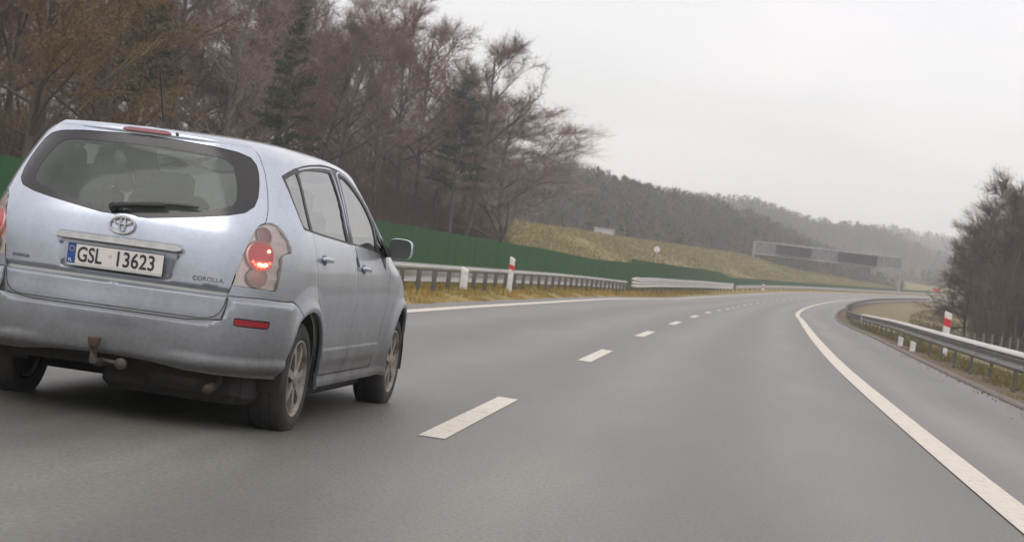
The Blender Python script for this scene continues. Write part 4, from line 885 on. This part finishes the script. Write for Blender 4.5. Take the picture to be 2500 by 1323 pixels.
def panel(name,tri,side=0):
    if side: tri=tri[(np.where(side>0,1,-1)*U2[tri].mean(1))>0]
    if len(tri)==0: return None
    used,inv=np.unique(tri,return_inverse=True);t=inv.reshape(-1,3);u=U2[used].copy();z=Z2[used].copy();v=v_of(z)
    E=np.concatenate([t[:,[0,1]],t[:,[1,2]],t[:,[2,0]]]);key=np.sort(E,1);_,first,cnt=np.unique(key[:,0]*10**7+key[:,1],return_index=True,return_counts=True);be=E[first[cnt==1]]
    # pull the rim in by half a joint
    n=np.zeros((len(used),2));du=u[be[:,1]]-u[be[:,0]];dv=v[be[:,1]]-v[be[:,0]];ln=np.maximum(np.hypot(du,dv),1e-9);nx,ny=-dv/ln,du/ln
    for k in(0,1):
        np.add.at(n,(be[:,k],0),nx);np.add.at(n,(be[:,k],1),ny)
    l=np.linalg.norm(n,axis=1);bd=l>1e-6;g_=.0036 if name in('rear_bumper','tailgate') else .0030 if name not in('rear_glass','glass_border','quarter_glass','rear_door_glass','front_door_glass','corner_glass','window_trim','windscreen') else 0.
    # winding sign: compare with triangle centroids
    bt={};sgn=1.
    c_=np.stack([u,v],-1)[t].mean(1);ei=first[cnt==1]%len(t);mid_=(np.stack([u,v],-1)[be[:,0]]+np.stack([u,v],-1)[be[:,1]])/2
    sgn=np.sign((((c_[ei]-mid_)*np.stack([nx,ny],-1)).sum(1)).mean())
    u[bd]+=sgn*n[bd,0]/l[bd]*g_;v2=v.copy();v2[bd]+=sgn*n[bd,1]/l[bd]*g_;z=np.where(bd,z_of(np.clip(v2,0,VMAX)),z)
    nr=Sn(u,z);d=relief(name,u,z)+EXTRA.get(name,0);Pt=S(u,z)+nr*d[:,None]
    th_=.006 if name in MATS and name not in('window_trim','grille') else .016
    rim=be;ru,rinv=np.unique(rim,return_inverse=True);rinv=rinv.reshape(-1,2);R1=Pt[ru];R2=Pt[ru]-nr[ru]*th_
    V=np.concatenate([Pt,R1,R2]);a=len(Pt);b_=a+len(ru)
    tf=t if True else t
    f=tf.tolist()+[(a+j,a+i,b_+i,b_+j) for i,j in rinv.tolist()]
    return V,f,Pt,nr,t,u,z
made={}
def orient(o):
    """make normals point outwards from the cabin axis"""
    return o
body_id=-1
def disp_normals(name,u,z,e=.004):
    f=lambda a,b:S(a,b)+Sn(a,b)*relief(name,a,b)[:,None]
    uc=np.clip(u,-UMAX+.012,UMAX-.012);za,zb=np.minimum(z+e,1.6245),z-e
    n=np.cross(f(uc+e,z)-f(uc-e,z),f(uc,za)-f(uc,zb));return n/np.maximum(np.linalg.norm(n,axis=1,keepdims=True),1e-9)
def mk(name,label_name,mt,ids,parent=CAR,side=0):
    tri=T2[L2_==ids];r=panel(name,tri,side)
    if r is None: return None
    o=mesh_obj(label_name,r[0],r[1],mt,parent);k=len(r[4]);o.data.polygons.foreach_set('use_smooth',[True]*k+[False]*(len(o.data.polygons)-k));o.data.update()
    nn=disp_normals(name,r[5],r[6]);li=np.zeros(len(o.data.loops),int);o.data.loops.foreach_get('vertex_index',li);a=len(r[2]);o.data.update()
    fn=np.zeros(len(o.data.polygons)*3);o.data.polygons.foreach_get('normal',fn);fn=fn.reshape(-1,3);ls=np.zeros(len(o.data.polygons),int);lt=ls.copy();o.data.polygons.foreach_get('loop_start',ls);o.data.polygons.foreach_get('loop_total',lt)
    LN=np.repeat(fn,lt,0);on=li<a;LN[on]=nn[li[on]];flip=(LN[on]*np.repeat(fn,lt,0)[on]).sum(1)
    o.data.normals_split_custom_set(LN.tolist());return o
parts={}
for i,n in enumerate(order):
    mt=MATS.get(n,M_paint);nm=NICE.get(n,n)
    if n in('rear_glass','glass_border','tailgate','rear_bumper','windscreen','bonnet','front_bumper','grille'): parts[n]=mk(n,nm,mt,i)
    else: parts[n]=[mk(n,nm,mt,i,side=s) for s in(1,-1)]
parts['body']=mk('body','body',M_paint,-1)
under(parts['glass_border'],CAR); parts['glass_border'].parent=parts['rear_glass']; parts['glass_border'].matrix_parent_inverse=Matrix.Identity(4)
CAR_I=Matrix.Identity(4)
for o in parts.values():
    for q in (o if isinstance(o,list) else [o]):
        if q is not None and q.parent is CAR: q.matrix_parent_inverse=CAR_I
# a dark inner skin behind every joint, and the cabin lining
solid=[i for i,n in enumerate(order) if 'glass' not in n and n not in('windscreen','tail_light','headlight')]+[-1]
tri=T2[np.isin(L2_,solid)];used,inv=np.unique(tri,return_inverse=True);t=inv.reshape(-1,3);u,z=U2[used],Z2[used];Pt=S(u,z)-Sn(u,z)*.024
hb_=np.where((np.abs(u)<.34)&(z>.77)&(z<.98),.03,0);Pt=Pt-Sn(u,z)*hb_[:,None]
mesh_obj('inner_skin',Pt,t[::2] if False else t,M_lin,CAR,smooth=True)
def onS(u,z,d=0.): u=np.atleast_1d(float(u));z=np.atleast_1d(float(z));return Vector((S(u,z)+Sn(u,z)*d)[0])
def frame_at(u,z):
    p=onS(u,z);ex=(onS(u+.01,z)-onS(u-.01,z)).normalized();n=Vector(Sn(np.array([u]),np.array([z]))[0]);ez=n.cross(ex)*-1
    if ez.z<0: ez=-ez
    return p,ex,ez,n
# ---- tail lamps
M_lred=mat('lamp_red',(.48,.10,.11),.25,Emission_Strength=.16);M_lred.node_tree.nodes['Principled BSDF'].inputs['Emission Color'].default_value=(1,.10,.09,1)
M_ldark=mat('lamp_smoked_red',(.40,.22,.22),.25,.2);M_lpink=mat('lamp_clear',(.66,.42,.40),.3,.2)
M_fil=mat('lamp_filament',(1,.8,.5),.3,Emission_Strength=9);M_fil.node_tree.nodes['Principled BSDF'].inputs['Emission Color'].default_value=(1,.62,.30,1)
M_fil2=mat('lamp_glow',(1,.3,.2),.3,Emission_Strength=2.6);M_fil2.node_tree.nodes['Principled BSDF'].inputs['Emission Color'].default_value=(1,.10,.06,1)
TL=order.index('tail_light')
for sgn,lens in((1,parts['tail_light'][0]),(-1,parts['tail_light'][1])):
    tri=T2[L2_==TL];tri=tri[U2[tri].mean(1)*sgn>0];used,inv=np.unique(tri,return_inverse=True);t=inv.reshape(-1,3);u,z=U2[used],Z2[used]
    cx,cz=u.mean(),z.mean();u2=cx+(u-cx)*1.0;z2=cz+(z-cz)*1.0;dep=-.020+.005*np.sin(z*90)*(np.abs(u)>.85)
    o=mesh_obj('reflector_bowl',S(u2,z2)+Sn(u2,z2)*dep[:,None],t,M_sil,lens,smooth=True)
    for(uu,zz,rx,rz_,mt,nm)in((.800,1.082,.046,.042,M_ldark,'upper_lamp'),(.768,.972,.082,.074,M_lred,'brake_lamp'),(.748,.856,.060,.048,M_lpink,'lower_lamp')):
        p,ex,ez,n=frame_at(sgn*uu,zz);b=MB();K=28;V=[];rings=[(1.16,-.019),(1.13,-.010),(1.05,-.006),(1.0,-.010),(.8,-.006),(.5,-.004),(.2,-.002)]
        def ringm(sub):
            V=[p+ex*(math.cos(a)*rx*s_)+ez*(math.sin(a)*rz_*s_)+n*h_ for s_,h_ in sub for a in np.linspace(0,2*math.pi,K,endpoint=False)]
            f=[(i*K+k,i*K+(k+1)%K,(i+1)*K+(k+1)%K,(i+1)*K+k) for i in range(len(sub)-1) for k in range(K)];return V,f
        V,f=ringm(rings[:4]);mesh_obj('lamp_ring',V,f,M_chr if mt is not M_lred else M_lpink,lens,smooth=True)
        V,f=ringm(rings[3:]);f.append(tuple(range(3*K,4*K)));mesh_obj(nm,V,f,mt,lens,smooth=True)
        if mt is M_lred:
            b=MB();b2=MB()
            for k in range(-1,2):
                c_=p+ex*(.006+k*.020*(1 if sgn>0 else 1))+ez*(-.048+.003*abs(k))+n*.002;b.tube([c_-n*.004,c_+n*.004],.0085 if k else .006,8)
            c_=p+ex*(sgn*.045)+ez*.028+n*.0;b.tube([c_-n*.004,c_+n*.004],.007,8)
            for k in range(-3,4):
                a=-1.57+k*.32;c_=p+ex*(math.cos(a)*rx*.8)+ez*(math.sin(a)*rz_*.8)+n*-.002;b2.tube([c_-n*.004,c_+n*.003],.008,6)
            tag(b.build('filament',M_fil,lens),kind='stuff');tag(b2.build('glow',M_fil2,lens),kind='stuff')
# ---- third brake lamp, washer, emblem, plate, handle bar, badges
def surf_bar(name,pts,w,h,mt,parent=CAR,lift=.004,round_=True):
    """bar lying on the body along surface points (u, z)"""
    P=[onS(u,z,lift) for u,z in pts];b=MB();b.tube(P,h/2,10,sq=1.0);return b.build(name,mt,parent,smooth=True)
q=[(u,1.532-.0*abs(u)) for u in np.linspace(-.20,.145,9)]
def strip(name,u0,u1,z0,z1,mt,parent,lift,n=14,th=.012):
    us_=np.linspace(u0,u1,n);V=[];
    for k_,(uu) in enumerate(us_):
        e=.25 if k_ in(0,n-1) else 0
        for zz,l in((z0+(z1-z0)*e,0),(z0+(z1-z0)*e,lift),(z1-(z1-z0)*e,lift),(z1-(z1-z0)*e,0)): V.append(onS(uu,zz,l-th*(l==0)))
    f=[(i*4+j,i*4+(j+1)%4,(i+1)*4+(j+1)%4,(i+1)*4+j) for i in range(n-1) for j in range(4)]+[(0,1,2,3),(n*4-1,n*4-2,n*4-3,n*4-4)]
    return mesh_obj(name,V,f,mt,parent)
strip('brake_light',-.255,.235,1.536,1.553,mat('high_brake_red',(.24,.085,.095),.4),CAR,.020,th=.02)
p,ex,ez,n=frame_at(.285,1.546);MB().tube([p,p+n*.02],.009,10).build('washer_jet',M_blk,CAR)
strip('handle_bar',-.312,.312,.936,.966,M_chr,CAR,.030,n=22,th=.03)
# plate stands square to the road in its recess
PLY=-.752;pl=MB();pl.box((0,PLY,.857),(.524,.010,.118),bev=.002);plate=pl.build('licence_plate',mat('plate_holder',(.03,.03,.03),.5),CAR)
M_pw=noisy('plate_white',[(.60,.56,.53),(.70,.67,.64)],8,.5);M_pb=mat('plate_blue',(.015,.06,.26),.5);M_ps=noisy('plate_strip',[(.12,.38,.55),(.5,.52,.5),(.6,.56,.52)],14,.5,stretch=(1,1,.01));M_ink=mat('plate_ink',(.02,.02,.022),.5)
MB().box((.022,PLY-.0065,.861),(.474,.003,.100)).build('white_field',M_pw,plate);MB().box((-.2375,PLY-.0065,.861),(.043,.003,.100)).build('blue_band',M_pb,plate);MB().box((0,PLY-.0065,.805),(.518,.003,.010)).build('bottom_strip',M_ps,plate)
def text(s,x,y,z,size,mt,parent,sx=1.,name='lettering',depth=.0012,rz=0.,shear=0.,bold=0.):
    c=bpy.data.curves.new(name,'FONT');c.body=s;c.size=size;c.extrude=depth;c.shear=shear;c.offset=bold;c.resolution_u=4;c.align_x='LEFT';c.materials.append(mt)
    o=bpy.data.objects.new(name,c);COL.objects.link(o);o.parent=parent;me=bpy.data.meshes.new_from_object(o);bpy.data.objects.remove(o);o=bpy.data.objects.new(name,me);COL.objects.link(o);o.parent=parent
    o.location=(x,y,z);o.rotation_euler=(math.pi/2,0,rz);o.scale=(sx,1,1);return o
text('GSL',-.208,PLY-.0095,.824,.110,M_ink,plate,.74,bold=.0012);text('13623',-.006,PLY-.0095,.824,.110,M_ink,plate,.82,bold=.0012)
text('PL',-.252,PLY-.0095,.818,.024,M_wht,plate,.9)
M_ps.node_tree.nodes['Noise Texture'].inputs['Scale'].default_value=14
st_=MB()
for k in range(12):
    a=k*math.pi/6;st_.tube([(-.2375+.013*math.cos(a),PLY-.008,.885+.013*math.sin(a)),(-.2375+.013*math.cos(a),PLY-.010,.885+.013*math.sin(a))],.0022,5)
st_.build('stars',mat('star_yellow',(.7,.55,.05),.5),plate)
MB().tube([(-.028,PLY-.006,.868),(-.028,PLY-.0085,.868)],.010,16).build('sticker',mat('sticker_pink',(.6,.42,.38),.5),plate)
M_bdg=mat('badge_dark',(.10,.10,.11),.35,.3)
a_=onS(-.548,.806,.003);b_=onS(-.45,.806,.003);text('TOYOTA',a_.x,a_.y-.001,.806,.024,M_bdg,CAR,1.05,'badge',rz=math.atan2(b_.y-a_.y,b_.x-a_.x),shear=.15)
a_=onS(.382,.808,.003);b_=onS(.556,.808,.003);ang=math.atan2(b_.y-a_.y,b_.x-a_.x);text('COROLLA',a_.x,a_.y-.002,.808,.032,M_bdg,CAR,1.10,'badge',rz=ang)
a_=onS(.440,.782,.003);b_=onS(.53,.782,.003);text('VERSO',a_.x,a_.y-.002,.780,.026,M_bdg,CAR,1.05,'badge',rz=math.atan2(b_.y-a_.y,b_.x-a_.x))
p,ex,ez,n=frame_at(.0001,1.036);p.x=0;ex=Vector((1,0,0))
em=MB().lathe([(0,0),(0,.97),(.06,1.0),(.06,.9),(.03,.88),(.03,0)],36,'y');
def ellipse(rx,rz_,ox,oz,r,lift):
    return [p+ex*(ox+rx*math.cos(a))+ez*(oz+rz_*math.sin(a))+n*lift for a in np.linspace(0,2*math.pi,37)]
e_=MB();e_.tube(ellipse(.068,.046,0,0,0,.012),.0055,7,cap=False);emb=e_.build('emblem',M_chr,CAR,smooth=True)
e_=MB();e_.tube(ellipse(.048,.0185,0,.0225,0,.012),.0042,7,cap=False);e_.tube(ellipse(.0155,.0405,0,.004,0,.013),.0042,7,cap=False);e_.build('emblem_ring',M_chr,emb,smooth=True)
# wiper
p,ex,ez,n=frame_at(-.045,1.118)
b=MB();b.tube([p,p+n*.035],.022,12);b.tube([p+n*.03,onS(.02,1.140,.035),onS(.20,1.155,.03)],[.016,.012,.008],8);wp=b.build('wiper',M_blk,CAR,smooth=True)
b=MB();b.tube([onS(u_,1.143+.030*(u_+.03)/.45+.010*math.sin((u_+.03)/.45*3.1),.018) for u_ in np.linspace(-.02,.385,9)],[.006]+[.010]*7+[.005],6);b.build('wiper_blade',M_blk,wp)
# antenna
b=MB();b.lathe([(0,.028),(.012,.026),(.03,.012),(.045,.008)],14,'z',(-.15,.22,1.592));an=b.build('antenna',M_blk,CAR,smooth=True)
MB().tube([(-.15,.22,1.63),(-.185,.14,1.93)],[.0055,.0038],6).build('antenna_rod',M_blk,an)
# door handles, mirrors
M_pclean=mat('handle_paint',(.46,.51,.60),.25,.5,Coat_Weight=.5)
for s_ in(1,-1):
    for(y0,z0,y1,z1,par)in((.165,.985,.345,.975,parts['rear_door']),(1.235,.945,1.42,.935,parts['front_door'])):
        par=par[0 if s_>0 else 1];P=[]
        for k in range(7):
            t_=k/6;yy=y0+(y1-y0)*t_;zz=z0+(z1-z0)*t_;P.append(onS(s_*uy(yy,zz),zz,.012+.022*math.sin(math.pi*min(max(t_,.0),1))**.5))
        MB().tube(P,[.010]+[.015]*5+[.010],8).build('handle',M_pclean,par,smooth=True)
        yy=(y0+y1)/2;zz=(z0+z1)/2;c_,e1,e2,nn=frame_at(s_*uy(yy,zz),zz);K=20
        V=[c_+e1*(.055*math.cos(a)*sc)+e2*(.030*math.sin(a)*sc)+nn*h_ for sc,h_ in((1,.002),(.8,.0035)) for a in np.linspace(0,2*math.pi,K,endpoint=False)]
        mesh_obj('handle_cup',V,[(k,(k+1)%K,K+(k+1)%K,K+k) for k in range(K)]+[tuple(range(K,2*K))],M_bdg,par)
    # mirror: shaped housing with a glass facing back
    mc=Vector((s_*.962,2.02,1.092));W_,H_=.078,.067
    def ring(y,sx_,sz_,dx=0): return [(mc.x+dx*s_+W_*sx_*np.sign(math.cos(a))*abs(math.cos(a))**.6,mc.y+y,mc.z+H_*sz_*np.sign(math.sin(a))*abs(math.sin(a))**.6+.0) for a in np.linspace(0,2*math.pi,28,endpoint=False)]
    secs=[ring(-.030,.90,.88),ring(-.034,.97,.96),ring(-.02,1,1),ring(.03,.98,.98),ring(.07,.86,.86,-.006),ring(.10,.6,.62,-.012),ring(.115,.2,.2,-.015)]
    V=[v for q_ in secs for v in q_];f=[(i*28+k,i*28+(k+1)%28,(i+1)*28+(k+1)%28,(i+1)*28+k) for i in range(6) for k in range(28)]+[tuple(range(6*28,7*28))]
    mir=mesh_obj('mirror',V,f,M_pclean,CAR,smooth=True)
    V=ring(-.036,.95,.94);mesh_obj('mirror_glass',V,[tuple(range(28))],mat('mirror_glass',(.05,.062,.06),.15,.0),mir)
    b=MB();b.add([(s_*.905,1.93,1.03),(s_*.905,2.08,1.03),(s_*.84,2.10,1.03),(s_*.835,1.90,1.16),(s_*.90,1.98,1.07),(s_*.86,2.08,1.09)],[(0,1,4),(0,4,3),(1,5,4),(3,4,5),(0,2,1),(0,3,2),(1,2,5)]);b.tube([(s_*.85,2.02,1.05),(s_*.93,2.02,1.065)],.028,8);b.build('mirror_foot',M_trim,mir)
    # dark triangle of trim below the mirror
    tri_=[(1.86,1.045),(2.10,1.045),(2.02,.945)];V=[onS(s_*uy(y_,z_),z_,.004) for y_,z_ in tri_]+[onS(s_*uy(y_,z_),z_,-.004) for y_,z_ in tri_]
    mesh_obj('mirror_trim',V,[(0,1,2),(5,4,3),(0,3,4,1),(1,4,5,2),(2,5,3,0)],M_trim,CAR)
# light strip round the door frames
for s_ in(1,-1):
    for L_,nm in((([(.03,1.460),(.14,1.474),(.34,1.491),(.56,1.504),(.774,1.511),(.86,1.511),(.885,1.45),(.92,1.30),(.945,1.17),(.955,1.10)]),'door_frame'),(([(1.02,1.10),(.995,1.20),(.985,1.36),(1.0,1.49),(1.079,1.507),(1.22,1.490),(1.341,1.464),(1.52,1.412),(1.7,1.342),(1.83,1.262),(1.93,1.18)]),'door_frame')):
        P=[onS(s_*uy(y_,z_),z_,-.004) for y_,z_ in L_];MB().tube(P,.0075,6).build(nm,M_pclean,parts['rear_door' if L_[0][0]<.5 else 'front_door'][0 if s_>0 else 1],smooth=True)
# wheels
M_rim=noisy('dirty_alloy',[(.17,.15,.13),(.31,.275,.24),(.12,.105,.09)],9,.5,metal=.4)
def wheel(xo,y,side):
    e=bpy.data.objects.new('wheel',None);COL.objects.link(e);e.parent=CAR;e.location=(xo,y,.316);e.rotation_euler=(0,0,0 if side>0 else math.pi)
    R=.316;b=MB();b.lathe([(-.19,.215),(-.205,.235),(-.210,.285),(-.195,.308),(-.17,R),(-.11,R+.001),(-.05,R),(-.022,.306),(-.006,.282),(.0,.25),(-.004,.222),(-.016,.212),(-.05,.20)],48,'x');b.build('tyre',M_tyre,e,smooth=True)
    gv=MB()
    for xx in(-.15,-.11,-.07): gv.lathe([(xx-.004,R-.0),(xx-.004,R+.0015),(xx+.004,R+.0015),(xx+.004,R)],48,'x')
    gv.build('tread_groove',M_blk,e)
    b=MB();b.lathe([(-.016,.213),(-.006,.214),(-.005,.206),(-.018,.200),(-.03,.192),(-.14,.185),(-.19,.20)],48,'x');rm=b.build('rim',M_rim,e,smooth=True)
    for k in range(7):
        a=2*math.pi*k/7+.2;ca,sa_=math.cos(a),math.sin(a);b=MB();V=[]
        for rr,hw,xx,th_ in((.03,.026,-.018,.03),(.09,.020,-.014,.028),(.15,.020,-.012,.024),(.196,.030,-.022,.022)):
            for sx_,xo2 in((-1,0),(1,0),(1,-th_),(-1,-th_)): V.append((xx+xo2+(.006 if xo2==0 and False else 0),rr*ca-sx_*hw*sa_,rr*sa_+sx_*hw*ca))
        f=[(i*4+j,i*4+(j+1)%4,(i+1)*4+(j+1)%4,(i+1)*4+j) for i in range(3) for j in range(4)]+[(3,2,1,0),(12,13,14,15)]
        b.add(V,f);b.build('spoke',M_rim,e)
    b=MB();b.lathe([(-.04,.055),(-.014,.05),(-.008,.036),(-.006,.02),(-.006,0)],20,'x');b.build('hub_cap',M_rim,e,smooth=True)
    b=MB();b.lathe([(-.09,0),(-.09,.14),(-.10,.14),(-.10,0)],30,'x');b.build('brake_disc',M_dk,e);MB().lathe([(-.17,0),(-.17,.19),(-.15,.19),(-.15,0)],30,'x').build('backing_plate',M_dk,e)
for y in(0.0,2.75):
    wheel(.868,y,1);wheel(-.868,y,-1)
    for s_ in(1,-1):                                           # arch liners
        V=[];n_=20
        for k in range(n_+1):
            a=math.radians(-12+204*k/n_);yy=y+.02+.372*math.cos(a);zz=.325+.372*math.sin(a)
            for xx in(.872,.80,.56): V.append((s_*(xx if xx<.85 else .855),yy,zz))
        f=[(k*3+j,k*3+j+1,(k+1)*3+j+1,(k+1)*3+j) for k in range(n_) for j in(0,1)]+[tuple(k*3+2 for k in range(n_+1))]
        mesh_obj('wheel_arch_liner',V,f,M_dk,CAR)
# underside, axle, silencer, tow bar
b=MB();b.box((0,1.36,.335),(1.14,3.9,.09));b.box((0,1.38,.30),(1.60,1.95,.13));b.box((.0,-.50,.40),(1.2,.42,.12));b.box((.0,3.2,.36),(1.3,.5,.2));b.box((.32,-.02,.275),(.82,.95,.21),bev=.04);b.box((0.0,1.30,.23),(1.5,1.9,.14),bev=.03);b.box((.42,-.28,.27),(.55,.5,.2),bev=.05);b.box((-.25,.42,.26),(.8,.5,.14),bev=.03);b.build('underside',M_dk,CAR)  # lower boxes added to block light and deepen the shade under the car
MB().tube([(-.70,.05,.27),(.70,.05,.27)],.04,10).build('rear_axle',M_dk,CAR)
M_exh=noisy('rusty_exhaust',[(.045,.035,.03),(.10,.075,.06)],14,.8,metal=.3)
b=MB();b.tube([(.16,-.46,.30),(.20,-.46,.30),(.56,-.46,.29),(.60,-.46,.29)],[.06,.10,.10,.06],18,sq=.8);ex_=b.build('silencer',M_exh,CAR,smooth=True)
MB().tube([(.54,-.50,.27),(.56,-.62,.262),(.565,-.72,.250)],.026,12).build('tail_pipe',M_exh,ex_,smooth=True)
M_tow=noisy('tow_steel',[(.07,.06,.052),(.12,.105,.09)],20,.7,metal=.3);M_cap=noisy('rusty_cap',[(.10,.05,.035),(.07,.045,.035)],30,.8)
b=MB();b.tube([(-.02,-.50,.325),(-.02,-.76,.315),(-.02,-.845,.33),(-.02,-.862,.40)],[.024,.024,.022,.018],10);b.box((0,-.5,.335),(1.1,.06,.06));tb=b.build('tow_bar',M_tow,CAR,smooth=False)
b=MB();b.lathe([(.395,.0),(.395,.022),(.415,.030),(.440,.034),(.450,.036),(.452,0)],16,'z',(-.02,-.862,0));b.build('tow_ball',M_cap,tb,smooth=True)
b=MB();b.tube([(.11,-.76,.325),(.11,-.80,.325)],.030,14);b.tube([(.0,-.76,.33),(.11,-.77,.325)],.012,8);b.build('socket',M_tow,tb,smooth=True)
# cabin
b=MB();b.box((0,1.3,.50),(1.50,3.4,.06));b.box((0,2.55,.82),(1.46,.5,.30),bev=.05);b.build('cabin_floor',M_lin,CAR)
def seat(x,y,zt,label=None,wd=.46):
    b=MB();b.box((x,y,.78),(wd,.50,.16),bev=.04);b.box((x,y-.26,1.0),(wd,.13,zt-.2-.62-.05),ry=0,bev=.04);s_=b.build('seat',M_seat,CAR);b=MB();b.box((x,y-.27,zt-.09),(.27,.10,.19),bev=.035);b.build('headrest',M_seat,s_);return s_
for x,y,zt in((-.52,.36,1.345),(-.02,.36,1.345),(.48,.36,1.20),(-.38,1.55,1.38),(.38,1.55,1.38)): seat(x,y,zt)
b=MB()
for k in range(24): pass
wh=MB();wh.tube([(-.38+.18*math.cos(a),2.15+.05*math.sin(a),1.0+.17*math.sin(a)) for a in np.linspace(0,2*math.pi,25)],.013,6,cap=False);wh.build('steering_wheel',M_seat,CAR)
#CAREND
# ------------------------------------------------------------------ haze
hb = MB(); hb.box((350, 1500, 58), (4300, 3200, 130)); hm = bpy.data.materials.new('haze'); hm.use_nodes = True; t = hm.node_tree; t.nodes.clear()
o_ = t.nodes.new('ShaderNodeOutputMaterial'); v_ = t.nodes.new('ShaderNodeVolumePrincipled'); v_.inputs['Density'].default_value = .00055; v_.inputs['Color'].default_value = (.97, .98, 1, 1); v_.inputs['Anisotropy'].default_value = .3
t.links.new(v_.outputs[0], o_.inputs['Volume']); tag(hb.build('haze', hm), kind='stuff')
